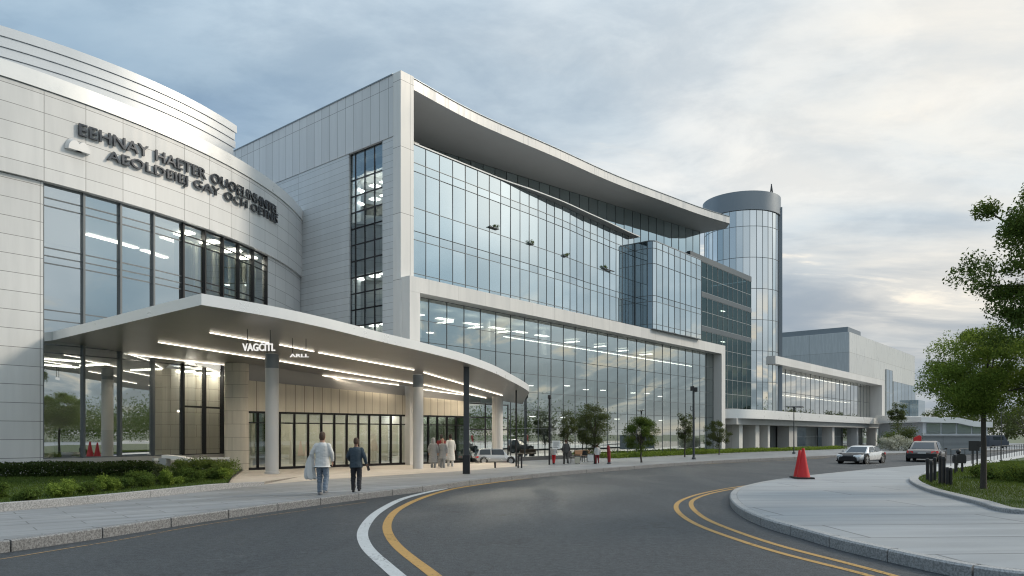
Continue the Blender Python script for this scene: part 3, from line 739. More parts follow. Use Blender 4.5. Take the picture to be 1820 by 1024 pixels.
# ---------------------------------------------------------------- entrance canopy
def zc(x, y): return 5.6 - .033 * (x + 9.6) - .069 * (y - 29.0)
def CP(u, v, dz=0.0):                                              # photo point -> soffit plane
    ex, ez = (u - CU) / F, -(v - CV) / F
    t = (5.6 - .3168 + 2.001 + dz - CAMZ) / (ez + .033 * ex + .069)
    return Vector((ex * t, t, CAMZ + ez * t))
can = empty('entrance_canopy', (-6, 32, .3), 'sweeping white rimmed entrance canopy with a rounded tip on metal columns', 'canopy')
front = [CP(*p) for p in ((90, 606), (358, 542), (400, 549), (498, 566), (595, 587), (673, 606.5), (740, 622), (800, 637), (826, 644), (876, 662), (905, 676), (926, 687), (938, 694.5), (941.5, 698), (937, 703))]
curve = [front[0]] + relax(resample(spline([Vector((p.x, p.y, 0)) for p in front[1:]], .3), .35), 3)
back = [L(8.2, 1.2), L(-1.5, .8), L(-10.5, -1.2), L(-12, -2.6), dp(-12, DR - .7), dp(-22, DR - .7), dp(-30, DR - .7), dp(-35, DR - .7)]
outl = [(p.x, p.y) for p in curve] + [(p.x, p.y) for p in back]
zf = lambda q: zc(q.x, q.y)
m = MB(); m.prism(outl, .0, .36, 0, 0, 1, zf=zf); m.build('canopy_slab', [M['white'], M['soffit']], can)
def strip(px, w=.032, near=None):
    c = [CP(u, v, -.02) for u, v in px]; m = MB()
    for a, b in zip(c, c[1:]): m.bar(a - UP * .02, b - UP * .02, w, .035)
    m.build('light_strip', M['strip'], can)
    a, b = c[0], c[-1]; ln = (b - a).length; la = bpy.data.lights.new('strip_lamp', 'AREA'); la.shape = 'RECTANGLE'; la.size = ln; la.size_y = .03; la.energy = (9 if near is None else near) * ln; la.color = (1, .86, .66); la.spread = math.radians(125)
    lo = bpy.data.objects.new('strip_lamp', la); COL.objects.link(lo); t = (b - a).normalized(); zz = Vector((0, 0, 1)); zz = (zz - t * zz.dot(t)).normalized(); yy = zz.cross(t)
    lo.matrix_world = Matrix(((t.x, yy.x, zz.x, 0), (t.y, yy.y, zz.y, 0), (t.z, yy.z, zz.z, 0), (0, 0, 0, 1))); lo.location = (a + b) / 2 - UP * .045
strip(((373, 590.5), (478, 609)))
strip(((497, 612), (558, 624)))
strip(((566, 626), (736, 657)))
strip(((753, 661.5), (826, 683), (893, 702.5)))
strip(((281, 607.5), (470, 637)))
strip(((497, 641), (600, 659), (735, 681)))
strip(((753, 683.5), (800, 693.5), (864, 707)))
strip(((220, 628), (330, 641), (470, 655)))
strip(((497, 658), (590, 669), (709, 684)), near=4)
strip(((753, 692), (790, 697), (828, 702)), near=4)
def colm(u, v, z, r, mat, rbase=None):
    p = G(u, v, z); t = zc(p.x, p.y); m = MB(); n = 32
    m.lathe([(0, z - .02), (r * 1.12, z - .02), (r * 1.12, z + .09), (r, z + .1), (r, t + .02), (0, t + .02)], (p.x, p.y, 0), n)
    o = m.build('column', mat, can, smooth=40)
    k = MB(); k.lathe([(r * 1.01, t - .62), (r * 1.012, t - .6), (r * 1.012, t - .02), (r, t - .02)], (p.x, p.y, 0), n); k.build('column_collar', M['greymetal'], o, smooth=40)
    return p
C1 = colm(483.5, 842, .3, .28, M['column']); C2 = colm(743, 836.5, .2, .26, M['column'])
p = G(829, 842, .2); m = MB(); t = zc(p.x, p.y)
m.box((p.x - .125, p.y - .125, .19), (p.x + .125, p.y + .125, t + .02)); o = m.build('post', M['darkgrey'], can)
m = MB(); m.box((p.x - .16, p.y - .16, .195), (p.x + .16, p.y + .16, 1.05)); m.build('post_sleeve', M['black'], o)
p = G(917.5, 829, .2); m = MB(); m.tube([p - UP * .02, Vector((p.x, p.y, zc(p.x, p.y) + .02))], .05, 10); m.build('post', M['black'], can, smooth=40)
# hanging letters under the canopy
hs = empty('hanging_sign', CP(460, 612), 'white cut-out letters hung under the canopy in front of the round metal column', 'sign')
def hang(u0, u1, v0, v1, Y, txt, top):
    a, b = at(u0, Y), at(u1, Y - .0); zt, zb = CAMZ - (v0 - CV) / F * Y, CAMZ - (v1 - CV) / F * Y
    me = text_mesh(txt, 1.0, .03, .015)
    xs = [v.co.x for v in me.vertices]; ys = [v.co.y for v in me.vertices]; x0, x1, y0, y1 = min(xs), max(xs), min(ys), max(ys)
    par = top
    for v in me.vertices:
        q = a.lerp(b, (v.co.x - x0) / (x1 - x0)); q.z = zb + (zt - zb) * (v.co.y - y0) / (y1 - y0); q.y -= v.co.z; v.co = WM(par).inverted() @ q
    me.materials.clear(); me.materials.append(M['signglow'])
    o = bpy.data.objects.new('letter_line', me); COL.objects.link(o); o.parent = par
    r = MB()
    for k in (.15, .85):
        q = a.lerp(b, k); r.bar((q.x, q.y, (zt + zb) / 2), (q.x, q.y, zc(q.x, q.y) + .02), .02)
    r.build('hanger', M['darkgrey'], par)
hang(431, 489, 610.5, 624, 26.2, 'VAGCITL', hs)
hs2 = empty('hanging_sign', CP(532, 622), 'small white letters hung under the canopy soffit beside the larger letters', 'sign')
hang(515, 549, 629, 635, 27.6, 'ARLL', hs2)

# ---------------------------------------------------------------- entrance front below the canopy
ent = empty('entrance_pavilion', L(-3, .3, .3), 'beige clad entrance front with a row of black framed glass panels under the canopy', 'entrance')
def onwall(u):                                                       # point of the front's line under photo column u
    a, b = E1, E2; ex = (u - CU) / F
    t = (a.x - ex * a.y) / (ex * (b.y - a.y) - (b.x - a.x)); return a + (b - a) * t
E1 = at(437, 34.3); E2 = at(830, 44.0)
WT = (E2 - E1).normalized(); WN = Vector((WT.y, -WT.x, 0))
us = [437, 458, 476, 497, 523, 547.5, 571, 594, 616, 636.5, 656, 675.5, 694.5, 712, 730, 745, 761, 777, 794, 810, 826]
HD = 3.1
for k, (u0, u1) in enumerate(zip(us, us[1:])):
    a, b = onwall(u0), onwall(u1)
    g = MB(); g.poly([a + UP * .42, b + UP * .42, b + UP * HD, a + UP * HD]); w = g.build('glazed_panel', M['doorglass'], ent)
    f = MB(); n = WN
    for x in (a, b):
        f.hexa([x + WT * sx * .042 + n * sy + UP * .3 for sx, sy in ((-1, .06), (1, .06), (1, -.06), (-1, -.06))][::-1], [x + WT * sx * .042 + n * sy + UP * HD for sx, sy in ((-1, .06), (1, .06), (1, -.06), (-1, -.06))][::-1])
    for z, h in ((.36, .12), (2.55, .06), (HD - .05, .1)):
        f.hexa([p + n * s + UP * (z - h / 2) for p, s in ((a, .05), (b, .05), (b, -.05), (a, -.05))][::-1], [p + n * s + UP * (z + h / 2) for p, s in ((a, .05), (b, .05), (b, -.05), (a, -.05))][::-1])
    f.build('panel_frame', M['mullblack'], w)
    if k < 15 and k != 1:
        bl = MB(); lo = .55 if k % 3 else .8; bl.poly([a - n * .16 + WT * .06 + UP * lo, b - n * .16 - WT * .06 + UP * lo, b - n * .16 - WT * .06 + UP * 2.52, a - n * .16 + WT * .06 + UP * 2.52]); bl.build('roller_blind', M['blind'], w)
a, b = E1, onwall(829)
TOPL, TOPR = 4.55, 3.98
m = MB(); m.hexa([a + WN * .08 + UP * HD, b + WN * .08 + UP * HD, b - WN * .4 + UP * HD, a - WN * .4 + UP * HD][::-1], [a + WN * .08 + UP * TOPL, b + WN * .08 + UP * TOPR, b - WN * .4 + UP * TOPR, a - WN * .4 + UP * TOPL][::-1]); m.build('cladding_band', M['beigeclad'], ent)
a2 = a
m = MB(); m.hexa([a2 + WN * .02 + UP * TOPL, b + WN * .02 + UP * TOPR, b - WN * .4 + UP * TOPR, a2 - WN * .4 + UP * TOPL][::-1], [a2 + WN * .02 + UP * (zc(a2.x, a2.y) + .02), b + WN * .02 + UP * (zc(b.x, b.y) + .02), b - WN * .4 + UP * (zc(b.x, b.y) + .02), a2 - WN * .4 + UP * (zc(a2.x, a2.y) + .02)][::-1]); m.build('bulkhead', M['soffit'], ent)
# rounded stone pier at its end
q = onwall(437); pc = at(424, q.y + .25)
m = MB(); rw = 21 / F * pc.y
prof = []
for i in range(24):
    th = 2 * PI * i / 24; c_, s_ = math.cos(th), math.sin(th); prof.append(pc + Vector((abs(c_) ** .5 * (1 if c_ > 0 else -1) * rw, abs(s_) ** .5 * (1 if s_ > 0 else -1) * rw, 0)))
m.hexa([p + UP * .28 for p in prof], [p + UP * (zc(pc.x, pc.y) + .02) for p in prof]); m.build('stone_pier', M['beige'], ent, smooth=40)
m = MB(); dq = dp(-13.4, DR - .35); m.hexa([x + UP * .3 for x in (dq, pc, pc - WN * .5 - WT * .2, dq - WN * .5)], [x + UP * 5.3 for x in (dq, pc, pc - WN * .5 - WT * .2, dq - WN * .5)]); m.build('return_wall', M['beige'], ent)
pc = at(884, 44.2); m = MB(); rw = .33; tz = zc(pc.x, pc.y)
m.lathe([(0, .19), (rw, .19), (rw, tz + .02), (0, tz + .02)], (pc.x, pc.y, 0), 28); m.build('pillar', M['frame'], ent, smooth=40)
# end glazing between the panels and the pillar, dark lobby behind
e3 = L(7.6, .45); e2 = onwall(831)
g = MB(); g.poly([e2 + UP * .3, e3 + UP * .3, e3 + UP * 3.95, e2 + UP * 3.95]); w = g.build('side_glazing', M['loglass'], ent)
f = MB()
for t in (0, .42, 1):
    p = e2.lerp(e3, t); f.tube([p + UP * .3, p + UP * 3.95], .045, 6)
for z in (.34, 2.3, 3.05, 3.9): f.bar(e2 + UP * z, e3 + UP * z, .07, .07)
f.build('panel_frame', M['mullblack'], w)
al = a + WT * 2.8
lob = MB(); lob.hexa([al - WN * 3.4 + UP * .3, b - WN * .9 + UP * .3, b - WN * 1.0 + UP * .3, al - WN * 3.5 + UP * .3][::-1], [al - WN * 3.4 + UP * 4, b - WN * .9 + UP * 4, b - WN * 1.0 + UP * 4, al - WN * 3.5 + UP * 4][::-1]); lob.build('lobby_wall', M['inside'], ent)
lob = MB(); lob.hexa([a - WN * .2 + UP * 3.2, b - WN * .2 + UP * 3.2, b - WN * 1.0 + UP * 3.2, al - WN * 3.5 + UP * 3.2][::-1], [a - WN * .2 + UP * 3.3, b - WN * .2 + UP * 3.3, b - WN * 1.0 + UP * 3.3, al - WN * 3.5 + UP * 3.3][::-1]); lob.build('lobby_ceiling', M['inceil'], ent)
pr = lamp_proto('ceiling_light', M['lobbyglow'], 1.5, .3, ent)
light_copies(pr, [(a.lerp(b, t) - WN * (1.6 - t * .9) + UP * 3.19, FAZ) for t in (.05, .14, .23, .32, .41, .5, .59, .68, .77, .86, .95)], ent)
# ---------------------------------------------------------------- main office block
off = empty('office_building', L(18, -8), 'large glass fronted office block with a sweeping overhanging roof and white framed lower facade', 'building')
TZ = 22.45
# end wall with its stair window
SW = -1.4
w0, w1 = -4.55, -1.42
m = MB()
m.lbox(SW, -.5, w1, -.45, .2, 18.95); m.lbox(SW, -.5, -34, w0, .2, 18.95); m.lbox(SW, -.5, w0, w1, .2, 4.6)
m.build('end_wall', M['side'], off)
m = MB(); m.lbox(SW - .04, -.5, -34, -.45, 18.97, TZ); m.build('end_wall_band', M['seam'], off)
m = MB(); m.lbox(SW - .03, -.45, -.447, .2, .2, TZ + .06); m.build('corner_pillar', M['pillar'], off)
m = MB(); m.lbox(SW - .08, -.8, -34, -.46, TZ, TZ + .07); m.build('coping', M['greymetal'], off)
rows = [4.6 + .98 * k for k in range(14)] + [18.95]
cols = [w0 + .45 + (w1 - w0 - .45) * k / 3 for k in range(4)]
cols = [w0] + cols
tsd = lambda d: L(SW + .16, d)
sw = curtain(tsd, [cols[i] for i in range(5)], rows, M['stripglass'], M['mullblack'], off, 'stair_window', .06, .12, .075, .005, [(4.6, rows[5]), (rows[5], rows[10]), (rows[10], 18.95)])
m = MB(); m.lbox(.9, 1.0, -7, -1, 3, 19.4); m.lbox(SW + .3, 1.0, -7.1, -7, 3, 19.4); m.lbox(SW + .3, 1.0, -1, -.9, 3, 19.4); m.build('stair_wall', M['inside'], off)
for z in (5.5, 8.6, 11.6, 14.6, 17.6):
    m = MB(); m.lbox(SW + .28, .9, -7, -1, z, z + .22); m.build('floor_slab', M['inceil'], off)
pr = lamp_proto('stair_lamp', M['stairlamp'], .5, .5, off)
light_copies(pr, [(L(-.5, d, z), FAZ) for z in (8.55, 11.55, 17.0, 16.2) for d in (-4.6, -3.2, -2.2)] , off)
# roof: fascia line in plan from the photograph's edge
RF = relax(resample(spline([L(-.46, .12), L(5.1, -.18), L(13.2, .33), L(20.1, .65), L(26.9, 1.47), L(32.8, 2.27), L(36.7, 3.1)], .5), .6), 4)
ro = [(p.x, p.y) for p in RF] + [tuple(L(*q)[:2]) for q in ((38.0, 2.2), (38.2, -.6), (39.5, -4), (39.5, -34), (-.46, -34))]
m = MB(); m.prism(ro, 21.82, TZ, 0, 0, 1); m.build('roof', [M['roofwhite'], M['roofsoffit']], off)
m = MB(); c0 = RF
for a, b in zip(c0, c0[1:]): m.bar(Vector((a.x, a.y, TZ + .015)), Vector((b.x, b.y, TZ + .015)), .1, .03)
m.build('roof_edge', M['greymetal'], off)
# recessed top storey
US = lambda t: L(-.4 + 37.9 * t, -6.4 + 6.1 * t)
curtain(US, [k / 34 for k in range(35)], [18.5, 21.81], M['recglass'], M['mull'], off, 'top_storey_glazing', .035, .06, .05, .003)
# terrace plate and curtain wall with a hollow sweep
def interp(tab, x):
    for (a, b), (c, d) in zip(tab, tab[1:]):
        if x <= c:
            t = (x - a) / (c - a); t = t * t * (3 - 2 * t); return b + (d - b) * t
    return tab[-1][1]
CWT = [(-.45, 0), (7.4, 0), (11.1, -.02), (14.2, -.10), (18.7, -.38), (22.8, -.55), (26.2, -.65)]
PLT = [(-.45, .06), (7.4, .08), (10.7, .40), (13.6, .50), (18.5, .32), (24.3, .02), (25.6, 0)]
pe = relax(resample([L(s * .25, interp(PLT, s * .25)) for s in range(-1, 103)], .5), 5)
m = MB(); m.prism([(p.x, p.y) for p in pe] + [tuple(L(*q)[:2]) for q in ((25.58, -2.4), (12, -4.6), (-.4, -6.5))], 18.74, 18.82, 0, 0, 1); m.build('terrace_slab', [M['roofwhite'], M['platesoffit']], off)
CW = lambda t: L(t, interp(CWT, t))
ts = [-.44 + k * (7.44 + .4) / 7 for k in range(8)] + [7.4 + k * 18.15 / 18 for k in range(1, 19)]
curtain(CW, ts, [10.2, 11.3, 13.25, 13.75, 15.1, 17.2, 17.7, 18.73], M['upglass'], M['mull'], off, 'curtain_wall', .026, .045, .028, .003, [(10.2, 13.75), (13.75, 17.2), (17.2, 18.73)])
# planters standing open in the facade
# bay projecting at the end
BS0, BS1, BD, BZ = 25.6, 34.7, 1.2, 18.3
rad = .55
bp = [L(BS0, -1.3), L(BS0, -.5), L(BS0, .2), L(BS0, BD - rad)] + [L(BS0 + rad - rad * math.cos(k * PI / 8), BD - rad + rad * math.sin(k * PI / 8)) for k in range(1, 4)] + [L(BS0 + rad + (BS1 - BS0 - rad) * k / 8, BD) for k in range(9)]
BP = lambda t: bp[int(t)] if abs(t - round(t)) < 1e-6 else bp[int(t)].lerp(bp[min(int(t) + 1, len(bp) - 1)], t - int(t))
keep = [0, 1, 2, 3] + list(range(7, len(bp)))
bp2 = bp
g = MB()
curtain(BP, [0, 1, 2, 3, 5], [10.87, 11.3, 13.2, 13.7, 16.4, 17.7, 18.28], M['bayside'], M['mull'], off, 'bay_side_glazing', .032, .05, .035, .001)
curtain(BP, [5, 7] + list(range(8, len(bp))), [10.87, 11.3, 13.2, 13.7, 16.4, 17.7, 18.28], M['bayglass'], M['mull'], off, 'bay_glazing', .032, .05, .035, .003, [(10.87, 13.7), (13.7, 16.4), (16.4, 18.28)])
m = MB(); m.prism([(p.x, p.y) for p in bp] + [tuple(L(BS1, -1.5)[:2])], 18.28, 18.36); m.build('bay_roof', M['greymetal'], off)
m = MB(); m.prism([(p.x, p.y) for p in bp] + [tuple(L(BS1, -1.5)[:2])], 10.87, 10.93); m.build('bay_floor', M['greymetal'], off)
m = MB(); m.lbox(BS1 - .12, BS1, -1.5, BD - .02, 10.88, 18.25); m.build('bay_end_wall', M['greymetal'], off)
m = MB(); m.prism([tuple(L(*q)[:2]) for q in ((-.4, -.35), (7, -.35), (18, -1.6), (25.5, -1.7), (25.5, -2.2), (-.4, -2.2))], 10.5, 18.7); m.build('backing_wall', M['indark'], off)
# white frame round the lower facade
m = MB(); m.lbox(-1.38, 40.75, -.3, .9, 10.0, 10.86); m.build('frame_lintel', M['frame'], off)
m = MB(); m.lbox(-1.38, -.6, .203, .897, .2, 9.995); m.lbox(-.44, -.6, -.3, .21, .2, 9.99); m.build('frame_jamb', M['frame'], off)
m = MB(); m.lbox(39.9, 40.75, -.3, .897, .2, 9.995); m.build('frame_jamb', M['frame'], off)
# lower facade, three storeys of clear glass with lit ceilings behind
lt = [-.58 + k * (40.46 / 27) for k in range(28)]
LP = lambda t: L(t, 0)
curtain(LP, lt, [.45, 2.4, 3.65, 4.9, 6.15, 7.4, 8.65, 9.98], M['loglass'], M['mull'], off, 'lower_glazing', .035, .05, .03, .0005, [(.45, 3.65), (3.65, 7.4), (7.4, 9.98)])
m = MB(); m.lbox(-.6, 39.9, -.12, .1, .19, .47); m.build('plinth', M['darkgrey'], off)
for z in (4.25, 7.55):
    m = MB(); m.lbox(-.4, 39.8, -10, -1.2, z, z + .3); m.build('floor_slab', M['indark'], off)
m = MB(); m.lbox(-.4, 39.8, -10, -.31, 10.1, 10.3); m.build('ceiling', M['inside'], off)
m = MB(); m.lbox(-.4, 39.8, -10.2, -10, .2, 18.5); m.build('inner_wall', M['inside'], off)
m = MB(); m.lbox(39.9, 40.1, -10, -.31, .2, 18.5); m.lbox(-.42, -.3, -10, -.31, .2, 10); m.build('inner_wall', M['inside'], off)
for k in range(6):
    s = 3 + k * 6.6
    m = MB(); p = L(s, -3.2); m.lathe([(.25, .2), (.25, 10.1)], (p.x, p.y, 0), 12); m.build('inner_column', M['inceil'], off, smooth=40)
pr = lamp_proto('ceiling_light', M['bright'], 1.3, .45, off)
pl = []
for k in range(6): pl.append((L(2.2 + k * 2.6, -2.6, 9.55), FAZ))
for k in range(5): pl.append((L(1.2 + k * 3.1, -5.2, 9.9), FAZ + 1.57))
for k in range(4): pl.append((L(22 + k * 4.2, -4.6, 9.9), FAZ + 1.57))
light_copies(pr, pl, off)
pr = lamp_proto('pendant_lamp', M['bright'], .42, .3, off)
light_copies(pr, [(L(8 + k * 3.4, -2.4 - (k % 3) * .5, 5.75 + (k % 2) * .12), FAZ) for k in range(9)] + [(L(3 + k * 4.1, -3.6, 3.4), FAZ) for k in range(9)] + [(L(2.0, -2.2, 6.3), FAZ), (L(3.4, -2.5, 8.5), FAZ)], off)
pr = lamp_proto('light_line', M['bright'], 3.1, .09, off)
light_copies(pr, [(L(11 + k * 3.2, -1.5, 8.8), FAZ) for k in range(9)], off)
# dark glazed block beside the bay
dk = empty('atrium_block', L(43, -4), 'dark green glass block with grey floor bands between the bay and the round tower', 'building')
D0, D1 = 34.75, 49.6
dt_ = [D0 + k * (D1 - D0) / 12 for k in range(13)]
for z0, z1 in ((15.9, 18.8), (12.6, 15.4), (4.7, 12.1)):
    zz = [z0 + (z1 - z0) * k / (2 if z1 - z0 < 4 else 5) for k in range(3 if z1 - z0 < 4 else 6)]
    dd = dt_ if z1 > 12.3 else [40.8 + k * (D1 - 40.8) / 7 for k in range(8)]
    curtain(lambda t: L(t, 0), dd, zz, M['darkglass'], M['mulllight'], dk, 'window_band', .035, .06, .035, .004)
curtain(lambda t: L(t, 0), [D0 + k * (40.8 - D0) / 5 for k in range(6)], [10.88, 12.1], M['darkglass'], M['mulllight'], dk, 'window_band', .035, .06, .035, .004)
for z0, z1 in ((18.8, 19.4), (15.4, 15.9), (12.1, 12.6)):
    m = MB(); m.lbox(D0 if z0 > 12.5 else D0 + .02, D1, -.3, .06, z0 + .02, z1 - .02); m.build('floor_band', M['bandmetal'], dk)
m = MB(); m.lbox(D0, D1, -9, -.31, 19.0, 19.3); m.build('roof', M['greymetal'], dk)
for z in (8.2, 12.0, 15.3):
    m = MB(); m.lbox(D0 if z > 10 else 40.8, D1 - .1, -8, -.32, z, z + .3); m.build('floor_slab', M['inceil'], dk)
m = MB(); m.lbox(D0, D1 - .1, -8.2, -8, 10.4, 19); m.lbox(40.3, D1 - .1, -8.2, -8, .2, 10.39); m.build('inner_wall', M['indark'], dk)
m = MB(); m.lbox(D1 - .08, D1, -8, -.02, .2, 18.9); m.lbox(D0, D0 + .08, -8, -.1, 10.9, 18.9); m.build('end_wall', M['greymetal'], dk)
pr = lamp_proto('ceiling_light', M['ceil'], .7, .2, dk)
light_copies(pr, [(L(D0 + 1.5 + k * 2.4, -1.6 - (k % 2) * 2, z), FAZ) for z in (11.99, 15.29) for k in range(5) if R.random() < .5], dk)

# ---------------------------------------------------------------- round glass tower
tw = empty('glass_tower', L(59, -5), 'round glass stair tower with a grey metal cap rising above the office roof', 'building')
tc = L(59.0, -5.0); T = (tc.x, tc.y); tr = 4.5
TP = lambda t: Vector((T[0] + tr * math.cos(D2(t)), T[1] + tr * math.sin(D2(t)), 0))
TA = [-185 + k * 10 for k in range(24)]
curtain(TP, TA, [4.5, 8.2, 11.9, 15.6, 19.3, 23.0, 26.7, 28.6], M['towerglass'], M['mull'], tw, 'curtain_wall', .05, .08, .05, .0035, [(4.5, 11.9), (11.9, 19.3), (19.3, 28.6)])
m = MB(); m.ring(T, 4.66, 4.2, 0, 2 * PI, 28.62, 30.85, 64); m.build('cap', [M['greymetal']], tw, smooth=30)
m = MB(); m.lathe([(0, 30.6), (4.3, 30.6)], (T[0], T[1], 0), 48); m.lathe([(4.3, 28.7), (0, 28.7)], (T[0], T[1], 0), 48); m.build('roof', M['greymetal'], tw)
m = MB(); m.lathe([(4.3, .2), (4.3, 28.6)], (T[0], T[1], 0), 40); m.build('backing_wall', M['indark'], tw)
va = math.atan2(-T[1], -T[0]) + PI / 2
fr = Vector((math.cos(va), math.sin(va), 0)); fb = Vector((-fr.y, fr.x, 0))
c = Vector((T[0], T[1], 0)) + fr * 4.56
m = MB(); m.hexa([c + fr * x * .2 + fb * y + UP * 4.5 for x, y in ((-1, -1.0), (1, -1.0), (1, 1.0), (-1, 1.0))], [c + fr * x * .2 + fb * y + UP * 29.6 for x, y in ((-1, -1.0), (1, -1.0), (1, 1.0), (-1, 1.0))]); m.build('edge_fin', M['greymetal'], tw)
an = at(1371, 90.5, 30.6); m = MB(); m.tube([an - fr * .25, an + UP * 2.4], [.12, .07], 6); m.tube([an + fr * .3, an + UP * 2.6], [.12, .07], 6); m.bar(an + UP * .9 - fr * .12, an + UP * .9 + fr * .15, .04); m.build('roof_mast', M['darkgrey'], tw)

# ---------------------------------------------------------------- long wing and its podium
wg = empty('glazed_wing', L(80, -8), 'long low wing with a white frame round tall finned glazing above a pale podium', 'building')
m = MB(); m.lbox(57, 108.6, -2.2, 0, 10.35, 11.3); m.build('frame_lintel', M['frame'], wg)
m = MB(); m.lbox(106.9, 108.6, -2.2, -.003, 4.5, 10.35); m.build('frame_jamb', M['frame'], wg)
m = MB(); m.lbox(57, 108.6, -20, -2.2, 10.9, 11.25); m.build('roof', M['greymetal'], wg)
ws = [58 + k * 48.9 / 25 for k in range(26)]
curtain(lambda t: L(t, -1.9), ws, [4.6, 7.4, 10.34], M['wingglass'], M['mull'], wg, 'window_band', .06, .05, .05, .003, [(4.6, 7.4), (7.4, 10.34)])
m = MB(); m.lbox(57, 108, -8.2, -8, .2, 11); m.build('inner_wall', M['inside'], wg)
m = MB(); m.lbox(57, 108, -8, -2.0, 7.3, 7.5); m.build('floor_slab', M['inceil'], wg)
pr = lamp_proto('light_line', M['ceil'], 5.5, .2, wg)
light_copies(pr, [(L(61 + k * 6.2, -3.6, z), FAZ) for z in (7.29, 10.2) for k in range(7)], wg)
m = MB(); m.lbox(108.5, 108.6, -20, -2.2, .2, 10.9); m.lbox(57, 57.1, -20, -2.2, .2, 10.9); m.build('end_wall', M['frame'], wg)
# podium slab with a rounded end
pod = relax(resample(spline([L(41.2, -.2), L(41.6, 1.0), L(43.2, 2.1), L(46.5, 2.5), L(52, 2.4), L(70, 2.1), L(108.5, 2.0), L(111, 1.4)], .4), .4), 3)
m = MB(); m.prism([(p.x, p.y) for p in pod] + [tuple(L(*q)[:2]) for q in ((113, -2), (41.2, -2.0))], 3.62, 4.55); m.build('podium_slab', M['white'], wg, smooth=30)
m = MB(); m.lbox(42, 112, -.6, 1.55, 3.0, 3.62); m.build('podium_fascia', M['concrete'], wg)
for s, wd in ((44.2, .9), (48.6, 1.1), (52.2, .6), (59, 2.8), (76, .9), (88, .9), (99, .9)):
    m = MB(); m.lbox(s, s + wd, -.5, .9, .2, 3.05); m.build('podium_pier', M['frame'] if s != 59 else M['concrete'], wg)
pg = [41.5, 44.2, 48, 52.2, 56, 59, 63, 67, 71, 75, 79, 83, 87, 91, 95, 99, 103, 107, 111]
curtain(lambda t: L(t, -.9), pg, [.3, 1.7, 3.0], M['loglass'], M['mulllight'], wg, 'ground_floor_glazing', .06, .1, .05, .005)
m = MB(); m.lbox(41.5, 112, -7.2, -7, .2, 3.6); m.build('inner_wall', M['indark'], wg)
m = MB(); m.lbox(41.5, 112, -7, -.95, 3.3, 3.5); m.build('ceiling', M['inceil'], wg)
for s in (45.3, 50.2):
    m = MB(); m.lbox(s, s + 1.6, -.86, -.8, 1.9, 3.0); m.build('dark_panel', M['darkgrey'], wg)
for s in (69.5, 74.5, 81, 93):
    m = MB(); m.lbox(s, s + .9, -2.6, -2.4, .3, 2.4); m.build('dark_panel', M['indark'], wg)

# ---------------------------------------------------------------- far building
fz = empty('far_building', L(145, -30), 'large pale metal box building behind the wing with a flat rooftop plant room', 'building')
M['farshade'] = panel('far_shaded_panels', (.42, .45, .48), 16, 4.2, .06, rough=.25, uvoff=(3, 2), jc=(.2, .2, .2))  # side face's shade put into a darker copy of the front panels
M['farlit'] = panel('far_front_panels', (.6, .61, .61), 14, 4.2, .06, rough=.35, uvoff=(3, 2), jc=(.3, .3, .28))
FS0, FS1, FD = 131, 193, -11.7
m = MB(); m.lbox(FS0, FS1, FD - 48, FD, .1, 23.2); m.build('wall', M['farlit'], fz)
m = MB(); m.lbox(FS0 - .15, FS0, FD - 48, FD - .1, 8, 23.1); m.build('shaded_side', M['farshade'], fz)
m = MB(); m.lbox(FS0 + .3, FS0 + 10, FD - 17, FD - .4, 23.2, 24.3); m.build('plant_room', M['greymetal'], fz)
ft = [FS0 + 30, FS0 + 33, FS0 + 36]
curtain(lambda t: L(t, FD + .2), ft, [.3, 6, 12, 17.5], M['farglass'], M['mulllight'], fz, 'stair_glazing', .12, .2, .1, .003)
ft = [FS0 + 2 + k * 4 for k in range(7)]
curtain(lambda t: L(t, FD + .2), ft, [.3, 5, 9.5, 13.5], M['farglass'], M['mulllight'], fz, 'window_band', .12, .2, .1, .003)
ft = [FS0 + 37 + k * 4.1 for k in range(7)]
curtain(lambda t: L(t, FD + .2), ft, [.3, 5, 10, 15.0], M['farglass'], M['mulllight'], fz, 'window_band', .12, .2, .1, .003)
m = MB(); m.lbox(FS1 - 8, FS1 + .4, FD + .1, FD + 2.4, .2, 11); m.build('corner_glazing', M['farglass'], fz)
# ---------------------------------------------------------------- plants
def leaf(mb, p, size, rr, up=.3):
    d = Vector((rr.gauss(0, 1), rr.gauss(0, 1), rr.gauss(0, 1) + up)).normalized()
    t = d.cross(Vector((rr.gauss(0, 1), rr.gauss(0, 1), rr.gauss(0, 1)))).normalized(); b = d.cross(t)
    l = size * rr.uniform(.6, 1.25); w = l * .42
    v = mb.v; i = len(v); fold = d * (l * .08)
    for q in (p - t * l * .5, p + b * w * .5 + fold, p + t * l * .5, p - b * w * .5 + fold): v.append((q.x, q.y, q.z))
    mb.f.append((i, i + 1, i + 2, i + 3)); mb.m.append(0)
def clumps_in(rr, c, rad, n, shell=.55):
    o = []
    while len(o) < n:
        q = Vector((rr.uniform(-1, 1), rr.uniform(-1, 1), rr.uniform(-1, 1)))
        if shell ** 2 < q.length_squared < 1 or (q.length_squared <= shell ** 2 and rr.random() < .35): o.append(Vector((c[0] + q.x * rad[0], c[1] + q.y * rad[1], c[2] + q.z * rad[2])))
    return o
def foliage(rr, centers, cr, n, size, flat=.7):
    mb = MB(); per = n // len(centers)
    for c in centers:
        k = cr * rr.uniform(.65, 1.25)
        for _ in range(int(per * rr.uniform(.6, 1.4))):
            q = Vector((rr.gauss(0, .5), rr.gauss(0, .5), rr.gauss(0, .5 * flat)))
            if q.length > 1.05: q *= .8 / q.length
            q = q * k
            leaf(mb, c + q, size, rr)
    return mb
